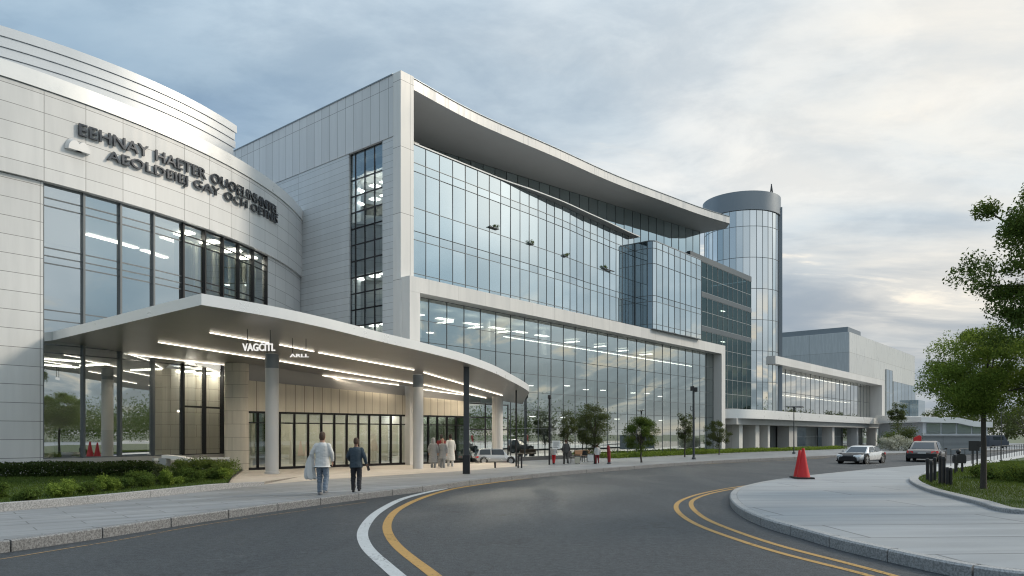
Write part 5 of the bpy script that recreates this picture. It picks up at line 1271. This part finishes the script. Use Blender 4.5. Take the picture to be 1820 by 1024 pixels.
# ---------------------------------------------------------------- cars
M['carwhite'] = plain('car_white', (.7, .7, .7), .25, .1, .03, 1, coat=.6); M['carsilver'] = plain('car_silver', (.55, .57, .58), .25, .5, .03, 1, coat=.6); M['cartaupe'] = plain('car_taupe', (.12, .10, .088), .25, .4, .04, 1, coat=.6)
M['carblack'] = plain('car_black', (.02, .021, .023), .45, 0, .1, 2, spec=.25); M['carglass'] = plain('car_window', (.03, .04, .05), .06, 0, .05, 1, spec=.8); M['tyre'] = plain('tyre_rubber', (.02, .02, .02), .8); M['rim'] = plain('alloy_rim', (.5, .5, .5), .3, .8, .05)
M['lampclear'] = plain('clear_lamp', (.7, .72, .74), .12, .2, .03); M['lampred'] = plain('red_tail_lamp', (.55, .02, .02), .15, 0, .05); M['plate'] = plain('number_plate', (.6, .6, .58), .5)
def car(name, label, p, heading, col, sc=1.0, Lc=4.4, Wc=1.82, Hc=1.32, style='coupe', group=None):
    """x forward, y left. body is one lofted shell; glass, lamps, bumpers, wheels are parts"""
    root = empty(name, p, label, 'car', group, heading); root.scale = (sc, sc, sc)
    hw = Wc / 2; f = Lc / 2
    belt = .80 if style != 'wagon' else .86
    sta = [(-f, .62, .30, .60), (-f + .12, .84, .24, .74), (-f + .5, .96, .2, belt + .06), (-f + 1.0, 1.0, .18, belt + .07), (-.3, 1.0, .18, belt + .03), (.7, 1.0, .18, belt), (f - 1.0, .99, .18, belt - .07), (f - .45, .93, .2, belt - .14), (f - .12, .8, .24, .58), (f, .58, .3, .5)]
    b = MB(); rings = []
    for x, w, zb, zt in sta:
        w *= hw; h = zt - zb
        half = [(w * .86, zb), (w * .97, zb + .10), (w, zb + h * .45), (w * .985, zb + h * .72), (w * .93, zt - .03), (w * .8, zt), (w * .4, zt + .025)]
        ring = [Vector((x, y, z)) for y, z in half] + [Vector((x, -y, z)) for y, z in half[::-1]]
        rings.append(ring)
    b.loft(rings[::-1]); body = b.build('body', col, root, local=True, smooth=35)
    if style == 'wagon': gh = [(-f + .15, .86, belt), (-f + .42, .74, Hc - .06), (-f + .9, .74, Hc), (.1, .75, Hc), (.62, .72, Hc - .1), (f - 1.12, .84, belt - .04)]
    else: gh = [(-f + .42, .8, belt + .03), (-f + 1.15, .68, Hc - .07), (-.45, .68, Hc), (.1, .68, Hc - .02), (.3, .68, Hc - .07), (f - 1.15, .82, belt - .05)]
    n = len(gh); g = MB(); rings = []
    for x, w, z in gh:
        y = w * hw * 1.0; base = min(belt - .02, z)
        rings.append([Vector((x, hw * .9, base - .06)), Vector((x, y, z - .03 if z > belt + .1 else z - .02)), Vector((x, y * .85, z)), Vector((x, -y * .85, z)), Vector((x, -y, z - .03 if z > belt + .1 else z - .02)), Vector((x, -hw * .9, base - .06))])
    g.loft(rings[::-1]); g.build('cabin', col, root, local=True, smooth=30)
    def pane(nm, pts, off):
        q = MB(); P = [Vector(x) for x in pts]; nn = (P[1] - P[0]).cross(P[2] - P[0]).normalized()
        if nn.dot(Vector(off)) < 0: P = P[::-1]; nn = -nn
        q.poly([x + nn * .012 for x in P]); q.build(nm, M['carglass'], root, local=True)
    a, c = gh[-1], gh[-2]
    e = .93
    def lerp(p_, q_, t): return tuple(p_[i] + (q_[i] - p_[i]) * t for i in range(3))
    lo, hi = lerp(a, c, .06), lerp(a, c, .93)
    pane('windscreen', [(lo[0], lo[1] * hw * .86, lo[2]), (lo[0], -lo[1] * hw * .86, lo[2]), (hi[0], -hi[1] * hw * .84, hi[2]), (hi[0], hi[1] * hw * .84, hi[2])], (1, 0, .5))
    a, c = gh[0], gh[1]; lo, hi = lerp(a, c, .1), lerp(a, c, .92)
    pane('rear_window', [(lo[0], lo[1] * hw * .84, lo[2]), (lo[0], -lo[1] * hw * .84, lo[2]), (hi[0], -hi[1] * hw * .82, hi[2]), (hi[0], hi[1] * hw * .82, hi[2])], (-1, 0, .5))
    x0, x1 = gh[1][0], gh[-2][0]; rx0, rx1 = gh[0][0] + .25, gh[-1][0] - .3; xm = (x0 + x1) / 2 - .05
    yb, yt = hw * .90, gh[2][1] * hw; zb, zt = belt + .0, Hc - .09
    for s_ in (1, -1):
        k = lambda t: s_ * (yb + (yt - yb) * t)
        pane('side_window', [(xm + .05, k(.12), zb + .04), (rx1, k(.12), zb + .02), (x1 - .05, k(.93), zt), (xm + .05, k(.93), zt)], (0, s_, .3))
        pane('side_window', [(rx0, k(.12), zb + .05), (xm - .05, k(.12), zb + .04), (xm - .05, k(.93), zt), (x0 + .08, k(.93), zt)], (0, s_, .3))
        q = MB(); q.loft([[Vector((rx1 - .1 + x, s_ * (hw * .97 + y), belt + .06 + z)) for x, y, z in ((0, 0, -.05), (.1, 0, -.04), (.1, 0, .05), (0, 0, .06))], [Vector((rx1 - .1 + x, s_ * (hw * .97 + .17), belt + .06 + z)) for x, z in ((0, -.05), (.06, -.03), (.06, .05), (0, .06))]]); q.build('mirror', col, root, local=True)
        q = MB(); q.loft([[Vector((f - .05, s_ * hw * .40, .55)), Vector((f - .05, s_ * hw * .40, .62)), Vector((f - .30, s_ * hw * .84, .66)), Vector((f - .2, s_ * hw * .88, .56))], [Vector((f + .015, s_ * hw * .40, .51)), Vector((f - .0, s_ * hw * .40, .59)), Vector((f - .2, s_ * hw * .88, .63)), Vector((f - .1, s_ * hw * .86, .52))]]); q.build('headlight', M['lampclear'], root, local=True)
        q = MB(); q.loft([[Vector((-f + .12, s_ * hw * .52, .62)), Vector((-f + .12, s_ * hw * .52, .74)), Vector((-f + .35, s_ * hw * .9, .76)), Vector((-f + .3, s_ * hw * .92, .62))], [Vector((-f - .01, s_ * hw * .52, .58)), Vector((-f + .05, s_ * hw * .52, .73)), Vector((-f + .2, s_ * hw * .9, .77)), Vector((-f + .14, s_ * hw * .9, .6))]]); q.build('tail_light', M['lampred'], root, local=True)
    q = MB(); q.box((f - .1, -hw * .62, .24), (f + .025, hw * .62, .47)); q.build('grille', M['black'], root, local=True)
    if style == 'black_bonnet':
        q = MB(); pr = []
        for x, w, zb, zt in sta[6:]:
            pr.append([q.vert((x + .006, y * w * hw, zt + dz)) for y, dz in ((-.9, -.018), (-.78, .012), (-.4, .036), (.4, .036), (.78, .012), (.9, -.018))])
        x, w, zb, zt = sta[-1]; pr.append([q.vert((x + .012, y * w * hw, .3)) for y in (-.9, -.78, -.4, .4, .78, .9)])
        for a_, b_ in zip(pr, pr[1:]):
            for i in range(5): q.face((a_[i], b_[i], b_[i + 1], a_[i + 1]))
        q.build('bonnet', M['carblack'], root, local=True, smooth=40)
    q = MB(); q.box((f - .3, -hw * .86, .17), (f - .02, hw * .86, .25)); q.build('front_bumper', M['black'], root, local=True)
    q = MB(); q.box((-f - .015, -hw * .84, .24), (-f + .3, hw * .84, .55)); q.build('rear_bumper', M['black'], root, local=True)
    q = MB(); q.box((-f - .03, -.25, .56), (-f + .05, .25, .66)); q.build('number_plate', M['plate'], root, local=True)
    R_ = .33
    for x in (f - .85, -f + .82):
        for s_ in (1, -1):
            y = s_ * hw * .985
            q = MB(); q.lathe([(R_ * .62, y - s_ * .2), (R_ * .97, y - s_ * .2), (R_, y - s_ * .1), (R_ * .97, y + s_ * .012), (R_ * .66, y + s_ * .022)], (x, 0, R_), 22, axis='y'); wo = q.build('wheel', M['tyre'], root, local=True, smooth=40)
            q = MB(); q.lathe([(R_ * .66, y + s_ * .012), (R_ * .6, y + s_ * .005), (R_ * .58, y - s_ * .03), (0, y - s_ * .03)], (x, 0, R_), 22, axis='y')
            for k in range(5):
                a_ = 2 * PI * k / 5 + .3; q.bar(Vector((x, y - s_ * .005, R_)), Vector((x + R_ * .6 * math.cos(a_), y + s_ * .002, R_ + R_ * .6 * math.sin(a_))), .05, .03, up=Vector((0, 1, 0)))
            q.build('rim', M['rim'], wo, local=True, smooth=40)
            q = MB(); q.lathe([(R_ * 1.18, y - s_ * .12), (R_ * 1.2, y + s_ * .008), (R_ * .98, y + s_ * .006)], (x, 0, R_ + .02), 22, axis='y'); q.build('wheel_arch', M['black'], root, local=True, smooth=40)
    return root
va = lambda u: math.atan2(F, u - CU)                                # world angle of the view direction under photo column u
pc = G(1530, 825, 0); car('parked_car', 'white low coupe with a dark front standing on the road bend facing the viewer', pc + Vector((.8, 1.6, 0)), va(1530) + PI - math.radians(24), M['carwhite'], .97, 4.2, 1.95, 1.26, 'black_bonnet')
pc = G(1650, 821, 0); car('parked_car', 'taupe saloon seen from behind with red tail lights beside the bollards', pc + Vector((.9, 1.8, 0)), va(1650) - math.radians(7), M['cartaupe'], 1.06, 4.5, 2.1, 1.42)
pc = G(881, 824.5, .2); car('parked_car', 'small silver estate car parked by the entrance pillar', pc, math.radians(13), M['carsilver'], .63, 4.3, 1.8, 1.5, 'wagon')

# ---------------------------------------------------------------- street furniture
M['conered'] = plain('cone_red', (.55, .015, .018), .5, 0, .06, 3); M['conebase'] = plain('cone_base', (.02, .016, .016), .7)
def cone(label, p, s=1.0):
    root = empty('traffic_cone', p, label, 'traffic cone', 'red traffic cones'); h = 1.24 * s
    m = MB(); a = .34 * s
    m.hexa([p + Vector((x * a, y * a, 0)) for x, y in ((-1, -1), (1, -1), (1, 1), (-1, 1))], [p + Vector((x * a * .96, y * a * .96, .07 * s)) for x, y in ((-1, -1), (1, -1), (1, 1), (-1, 1))]); m.build('base', M['conebase'], root)
    m = MB(); m.lathe([(.27 * s, .07 * s), (.262 * s, .1 * s), (.155 * s, h * .5), (.055 * s, h * .97), (.045 * s, h), (0, h)], p, 28); m.build('cone_body', M['conered'], root, smooth=40)
cone('tall plain red traffic cone with a black base on the island paving', G(1427.5, 851, .2))
cone('slightly shorter red traffic cone half hidden behind the front cone', G(1427, 851, .2) + Vector((.07, .5, 0)), .93)
def lamp(label, p, h, kind):
    root = empty('street_lamp', p, label, 'street lamp')
    m = MB(); m.tube([p - UP * .03, p + UP * h * .5, p + UP * h], [.085, .075, .06] if kind == 'box' else [.055, .05, .04], 10); m.build('pole', M['darkgrey'], root, smooth=40)
    m = MB(); m.lathe([(0, -.01), (.15, -.01), (.14, .12), (.09, .16)], p, 12); m.build('base', M['darkgrey'], root)
    top = p + UP * h
    if kind == 'box':
        m = MB(); m.box(top + Vector((-.22, -.14, -.12)), top + Vector((.0, .14, .2))); m.build('lamp_head', M['black'], root)
        m = MB(); m.box(top + Vector((.02, -.12, -.2)), top + Vector((.24, .12, .12))); m.build('lamp_head', M['black'], root)
        m = MB(); m.tube([p + Vector((-.06, 0, h * .74)), p + Vector((-.22, 0, h * .76)), p + Vector((-.22, 0, h * .70)), p + Vector((-.1, 0, h * .69))], .025, 6); m.build('bracket', M['darkgrey'], root)
    else:
        m = MB(); m.loft([elring(top + Vector((x, 0, 0)), .01, .01, 8) if False else [top + Vector((x, r * math.cos(a), r * .38 * math.sin(a))) for a in [2 * PI * i / 10 for i in range(10)]] for x, r in ((-.85, .05), (-.7, .13), (0, .16), (.55, .22), (.78, .2), (.9, .06))]); m.build('lamp_head', M['darkgrey'], root, smooth=40)
        m = MB(); m.box(top + Vector((-.06, -.06, -.35)), top + Vector((.1, .06, -.03))); m.build('bracket', M['darkgrey'], root)
    return root
lamp('tall dark lamp post with a boxy twin head in front of the glass facade', G(1233, 816.5, .2), 5.05, 'box')
lamp('dark lamp post with a flat wide head in front of the podium', G(1411, 806.5, .2), 4.35, 'flat')
# slim pole with a white notice
p = G(976.5, 826, .2); pr_ = empty('sign_post', p, 'slim black pole with a white notice board fixed low on its side', 'sign post')
m = MB(); m.tube([p - UP * .03, p + UP * 3.9], .055, 10); m.build('pole', M['black'], pr_, smooth=40)
m = MB(); m.lathe([(.07, 3.9), (.1, 3.95), (.09, 4.12), (0, 4.14)], p, 12); m.build('lamp_cap', M['black'], pr_)
m = MB(); m.box(p + Vector((.17, -.04, .93)), p + Vector((.64, -.01, 1.42))); nb = m.build('notice_board', M['signwhite'], pr_)
m = MB()
for z, w in ((1.33, .32), (1.27, .36), (1.21, .30), (1.15, .34), (1.09, .22), (1.01, .3)): m.box(p + Vector((.23, -.046, z)), p + Vector((.23 + w, -.041, z + .022)))
m.build('printed_text', M['darkgrey'], nb)
m = MB(); m.box(p + Vector((.03, -.03, 1.3)), p + Vector((.2, -.005, 1.34))); m.box(p + Vector((.03, -.03, 1.0)), p + Vector((.2, -.005, 1.04))); m.build('bracket', M['black'], pr_)
# red standing post
p = G(1082.5, 824.5, .2); rp = empty('red_post', p, 'tall dark red post standing alone on the pavement', 'post')
m = MB(); m.tube([p - UP * .02, p + UP * .3, p + UP * .75 + Vector((-.02, 0, 0)), p + UP * 1.05 + Vector((-.05, 0, 0)), p + UP * 1.14 + Vector((-.05, 0, 0))], [.075, .1, .11, .09, .04], 12); m.build('post', M['darkred'], rp, smooth=50)
m = MB(); m.lathe([(0, 0), (.13, 0), (.12, .07), (.08, .1)], p, 12); m.build('base', M['darkgrey'], rp)
# bins, chairs, bench near the slim pole
M['cream'] = plain('cream_paint', (.6, .57, .46), .6); M['wood'] = panel('bench_timber', (.24, .13, .065), 3, .09, .015, jc=(.04, .02, .01), rough=.6)
def binn(label, u, v, w, h, mat):
    p = G(u, v, .2); r = empty('litter_bin', p, label, 'bin', 'bins on the pavement'); m = MB(); m.hexa([p + Vector((x * w * .46, y * w * .4, .02)) for x, y in ((-1, -1), (1, -1), (1, 1), (-1, 1))], [p + Vector((x * w * .5, y * w * .44, h)) for x, y in ((-1, -1), (1, -1), (1, 1), (-1, 1))]); m.build('bin_body', mat, r)
    m = MB(); m.box(p + Vector((-w * .53, -w * .47, h)), p + Vector((w * .53, w * .47, h + .05))); m.build('lid', M['darkgrey'], r)
    for x in (-.35, .3):
        m = MB(); m.box(p + Vector((x * w, -.1, -.01)), p + Vector((x * w + .06, .1, .03))); m.build('foot', M['black'], r)
binn('cream square bin beside the person in charcoal', 1026, 824, .3, .42, M['cream'])
binn('wider pale bin between the dark chair and the timber bench', 1049, 820, .42, .46, M['signwhite'])
def chair(label, u, v, rz):
    p = G(u, v, .2); r = empty('outdoor_chair', p, label, 'chair', 'dark chairs on the pavement', rz); Lx = lambda x, y, z: p + Vector((x * math.cos(rz) - y * math.sin(rz), x * math.sin(rz) + y * math.cos(rz), z))
    m = MB(); m.hexa([Lx(x, y, .36) for x, y in ((-.2, -.2), (.2, -.2), (.2, .2), (-.2, .2))], [Lx(x, y, .40) for x, y in ((-.2, -.2), (.2, -.2), (.2, .2), (-.2, .2))]); m.build('seat', M['black'], r)
    m = MB(); m.hexa([Lx(x, y, .42) for x, y in ((-.2, .17), (.2, .17), (.2, .2), (-.2, .2))], [Lx(x, y, .74) for x, y in ((-.19, .24), (.19, .24), (.19, .27), (-.19, .27))]); m.build('backrest', M['black'], r)
    for x in (-.17, .17):
        for y in (-.17, .17):
            m = MB(); m.bar(Lx(x * 1.1, y * 1.1, -.01), Lx(x, y, .37), .03); m.build('leg', M['darkgrey'], r)
chair('dark chair just behind the person in charcoal', 1015, 822.5, .5)
chair('dark chair between the two pale bins', 1037, 821, -.6)
p = L(12.9, 2.6, .2); be = empty('bench', p, 'low timber bench beside the slim young tree', 'bench')
m = MB(); m.lbox(12.4, 14.2, 2.35, 2.85, .52, .6); m.build('seat', M['wood'], be)
m = MB(); m.lbox(12.4, 14.2, 2.38, 2.46, .62, .9); m.build('backrest', M['wood'], be)
for s in (12.5, 13.9):
    m = MB(); m.lbox(s, s + .16, 2.4, 2.8, .19, .52); m.build('leg', M['darkgrey'], be)
# black posts beside the silver car
def bollard(name, label, p, h, r, group, mat, cap=True):
    root = empty(name, p, label, 'bollard', group)
    m = MB(); m.tube([p - UP * .05, p + UP * h], r, 10); m.build('post', mat, root, smooth=40)
    m = MB(); m.lathe([(r * 1.18, h - .1), (r * 1.22, h - .02), (r * .9, h + .03), (0, h + .04)], p, 10); m.build('cap', mat, root, smooth=40)
    return root
GB = 'black posts by the silver car'
bollard('bollard', 'short black post in front of the silver car wheel', G(880, 832, .2), .3, .05, GB, M['black'])
bollard('bollard', 'black post just past the bonnet of the silver car, nearer the car', G(921, 832, .2), .66, .04, GB, M['black'])
bollard('bollard', 'black post just past the bonnet of the silver car, farther from the car', G(927, 832, .2), .66, .045, GB, M['black'])
# timber bollards on the island lawn tip
GI = 'dark bollards on the tip of the island lawn'
for u, v, h, lab in ((1648.5, 855, .80, 'outermost dark bollard of the cluster, next to the lawn kerb'), (1655, 858, .74, 'second dark bollard from the lawn kerb'), (1661.5, 855, .84, 'taller dark bollard behind the second one from the kerb'), (1671, 861, .95, 'tallest dark bollard in the middle of the cluster'), (1677.5, 862, .92, 'dark bollard pressed against the tallest one'), (1684, 863, .58, 'short dark bollard near the street tree side'), (1689.5, 863, .56, 'last short dark bollard of the cluster')):
    bollard('timber_bollard', lab, G(u, v, .285), h, .055, GI, M['black'])
# pay post with rounded head, board on two posts
p = G(1705, 840, .285); r = empty('pay_station', p, 'dark pay machine with a rounded head on two legs beside the path', 'pay station')
m = MB(); m.loft([[p + Vector((x * rx, y * .16, z)) for x, y in ((-1, -1), (1, -1), (1, 1), (-1, 1))] for z, rx in ((.42, .2), (.5, .22), (.72, .22), (.8, .17), (.84, .09))]); m.build('cabinet', M['black'], r)
m = MB(); m.ball(p + Vector((-.04, 0, .93)), (.1, .1, .12), 12); m.build('head', M['black'], r, smooth=60)
for x in (-.13, .13):
    m = MB(); m.bar(p + Vector((x, 0, -.03)), p + Vector((x, 0, .44)), .07); m.build('leg', M['black'], r)
bollard('fence_post', 'thin dark post standing next to the pay machine', G(1697.5, 842, .285), .8, .035, None, M['black'])
p = G(1733, 836, .285); r = empty('notice_stand', p, 'dark board on two thin posts beyond the island lawn', 'notice stand')
m = MB(); m.box(p + Vector((-.29, -.03, .93)), p + Vector((.2, .03, 1.4))); m.build('board', M['black'], r)
m = MB(); m.lathe([(0, -.035), (.15, -.035), (.15, .035), (0, .035)], p + Vector((.25, 0, 1.24)), 16, axis='y'); m.build('disc', M['black'], r)
for x in (-.1, .1):
    m = MB(); m.bar(p + Vector((x, 0, -.03)), p + Vector((x, 0, .95)), .05); m.build('post', M['black'], r)
# thin railing along the path, and one thin tall post
M['rail'] = plain('rail_metal', (.1, .1, .1), .4, .6)
ra = [G(1690, 829, .2), G(1745, 822, .2), G(1790, 814, .2), G(1860, 801, .2)]
rl = resample(spline(ra, .5), 1.6)
r = empty('railing', rl[0], 'long thin metal railing along the pale path', 'railing')
for z in (.55, .95):
    m = MB(); m.tube([q + UP * z for q in rl], .018, 6); m.build('rail', M['rail'], r)
for q in rl:
    m = MB(); m.bar(q - UP * .02, q + UP * .97, .028); m.build('rail_post', M['rail'], r)
p = G(1779.5, 820, .2); r = empty('thin_pole', p, 'single thin bare pole behind the street tree', 'pole'); m = MB(); m.tube([p - UP * .05, p + UP * 3.6], .03, 8); m.build('pole', M['rail'], r); m = MB(); m.lathe([(.08, 0), (.07, .1), (.03, .12)], p, 10); m.build('base', M['rail'], r)
# red sign behind the taupe car
p = at(1626, 56, 0); r = empty('red_sign', p, 'red fluttering sign on a pole behind the taupe car', 'sign')
m = MB(); m.tube([p - UP * .03, p + UP * 1.75], .03, 8); m.build('pole', M['darkgrey'], r)
m = MB(); m.loft([[p + Vector((x - .1, y, z + x * .5)) for y, z in ((-.03, 1.1), (.03, 1.1), (.03, 1.72), (-.03, 1.72))] for x in (0, .2, .42)] + [[p + Vector((.5, y, z)) for y, z in ((-.03, 1.55), (.03, 1.55), (.03, 1.85), (-.03, 1.85))]]); m.build('flag', M['conered'], r)
# white bench and rail at the planter tip
p = G(290, 836, .39); r = empty('white_bench', p, 'white sculpted stone bench at the end of the clipped hedge', 'bench')
pts = [G(266, 846, .39) + Vector((0, 1.2, 0)), G(290, 846, .39) + Vector((0, 1.5, 0)), G(315, 846, .39) + Vector((0, 1.9, 0))]
m = MB(); m.loft([[q + Vector((0, y, z)) for y, z in ((-.25, zt), (.25, zt), (.25, zt + .12), (-.25, zt + .12))] for q, zt in zip(pts, (.66, .6, .42))]); m.build('seat', M['white'], r)
for q, h_ in ((pts[0], .66), (pts[2], .42)):
    m = MB(); m.box(q + Vector((-.15, -.2, -.02)), q + Vector((.15, .2, h_))); m.build('leg', M['concrete'], r)
ra0, ra1 = at(272, 31.2), at(407, 34.0)
r = empty('low_railing', ra0, 'low white topped railing with thin dark bars in front of the lobby glass', 'railing')
m = MB(); m.bar(ra0 + UP * .92, ra1 + UP * .88, .16, .1); m.build('top_rail', M['white'], r)
for t in (.33, .66, .99):
    q = ra0.lerp(ra1, t); m = MB(); m.bar(q + UP * .2, q + UP * .86, .12); m.build('post', M['white'], r)
for k in range(26):
    q = ra0.lerp(ra1, .45 + .54 * k / 25); m = MB(); m.bar(q + UP * .2, q + UP * .86, .02); m.build('bar', M['black'], r)
# ---------------------------------------------------------------- things far off past the bend
M['louvre'] = panel('louvre_wall', (.36, .37, .37), 4, .12, .03, jc=(.12, .12, .12), rough=.6)
p = at(1697, 75, 0); r = empty('louvred_wall', p, 'low grey louvred wall behind the taupe car', 'wall')
a, b = at(1640, 75), at(1752, 72)
m = MB(); m.bar(a + UP * .9, b + UP * .9, .3, 1.8); m.build('wall', M['louvre'], r); m = MB(); m.bar(a + UP * 1.86, b + UP * 1.86, .5, .1); m.build('coping', M['concrete'], r)
p = at(1690, 100, 0); r = empty('white_hall', p, 'low white roofed hall with a glass front behind the louvred wall', 'building')
a, b = at(1640, 100), at(1755, 100)
M['hallwall'] = plain('hall_wall', (.6, .62, .64), .5); M['hallglass'] = mirror_glass('hall_glass', (.8, .85, .88), (.35, .38, .4), .45)
m = MB(); m.box((a.x, 100, 0), (b.x, 112, 3.6)); m.build('wall', M['hallwall'], r)
m = MB(); m.loft([[Vector((x, y, z)) for y, z in ((99.5, zt - .75), (112, zt - .75), (112, zt + .5), (99.5, zt))] for x, zt in ((a.x - .5, 4.4), (a.x + 4.5, 4.3), (b.x - 2, 3.8), (b.x + .4, 3.7))]); m.build('roof', M['white'], r)
for k in range(4):
    x = a.x + .5 + k * 2.1; m = MB(); m.box((x, 99.9, 2.1), (x + 1.9, 99.96, 3.5)); m.build('window', M['hallglass'], r)
p = at(1767, 95, 0); va_ = empty('parked_van', p, 'distant dark blue grey van past the railing', 'van')
m = MB(); m.loft([[p + Vector((x, y, z)) for y, z in ((-.9, .4), (.9, .4), (.95, 1.1), (.85, zt), (-.85, zt), (-.95, 1.1))] for x, zt in ((-1.2, 1.1), (-1.0, 1.85), (.7, 1.9), (1.1, 1.3), (1.3, 1.0))]); m.build('body', plain('blue_van', (.06, .07, .09), .4, .2, .05), va_, smooth=35)
m = MB(); m.box(p + Vector((-.7, -.93, 1.25)), p + Vector((.6, -.88, 1.7))); m.build('window', M['carglass'], va_)
for x in (-.75, .75):
    m = MB(); m.lathe([(.1, -.95), (.3, -.95), (.3, -.7)], p + Vector((x, 0, .3)), 16, axis='y'); m.build('wheel', M['tyre'], va_)
# canopy edge of the far entrance past the wing
p = L(112, 1, 0); r = empty('side_canopy', L(114, 0, 3.4), 'thin flat canopy carried past the end of the wing', 'canopy')
m = MB(); m.lbox(111.2, 121, -4, 1.2, 3.75, 4.1); m.build('canopy_slab', M['white'], r); m = MB(); m.lbox(111.3, 120.5, -3.8, .8, 3.3, 3.74); m.build('bulkhead', M['darkgrey'], r)
for s in (114, 119):
    m = MB(); m.lbox(s, s + .25, .3, .55, 0, 3.3); m.build('post', M['darkgrey'], r)
# planters open in the curtain wall: small green ledges
for k, (u, v, w, lm, lab) in enumerate(((878, 403, .9, 'leafdark', 'dark leafy planter box hung highest on the glass curtain wall'), (945, 432, .42, 'leaflight', 'small planter box second along the glass curtain wall'), (1006, 454, .38, 'leaflight', 'small planter box third along the glass curtain wall'), (1076, 476, .5, 'leaflight', 'planter box with a long dark ledge near the bay'))):
    ex, ez = (u - CU) / F, -(v - CV) / F
    s = 0
    for _ in range(8):
        d_ = interp(CWT, s) + .12; D_ = Vector((ex, 1, 0)); t = (d_ + P0.dot(NX)) / D_.dot(NX); q = D_ * t; s = (q - P0).dot(AX)
    z = CAMZ + ez * t
    r = empty('wall_planter', L(s, d_, z), lab, 'planter', 'planter boxes on the curtain wall')
    m = MB(); m.lbox(s - w * .5, s + w * (.5 if k < 3 else 2.6), d_ - .1, d_ + .06, z - .1, z - .06); m.build('ledge', M['darkgrey'], r)
    rr = random.Random(k); cs = [L(s + rr.uniform(-.45, .45) * w, d_ + .06, z + rr.uniform(-.02, .12)) for _ in range(5)]; foliage(rr, cs, .13, 260, .08).build('foliage', M[lm], r)
bpy.context.view_layer.update()
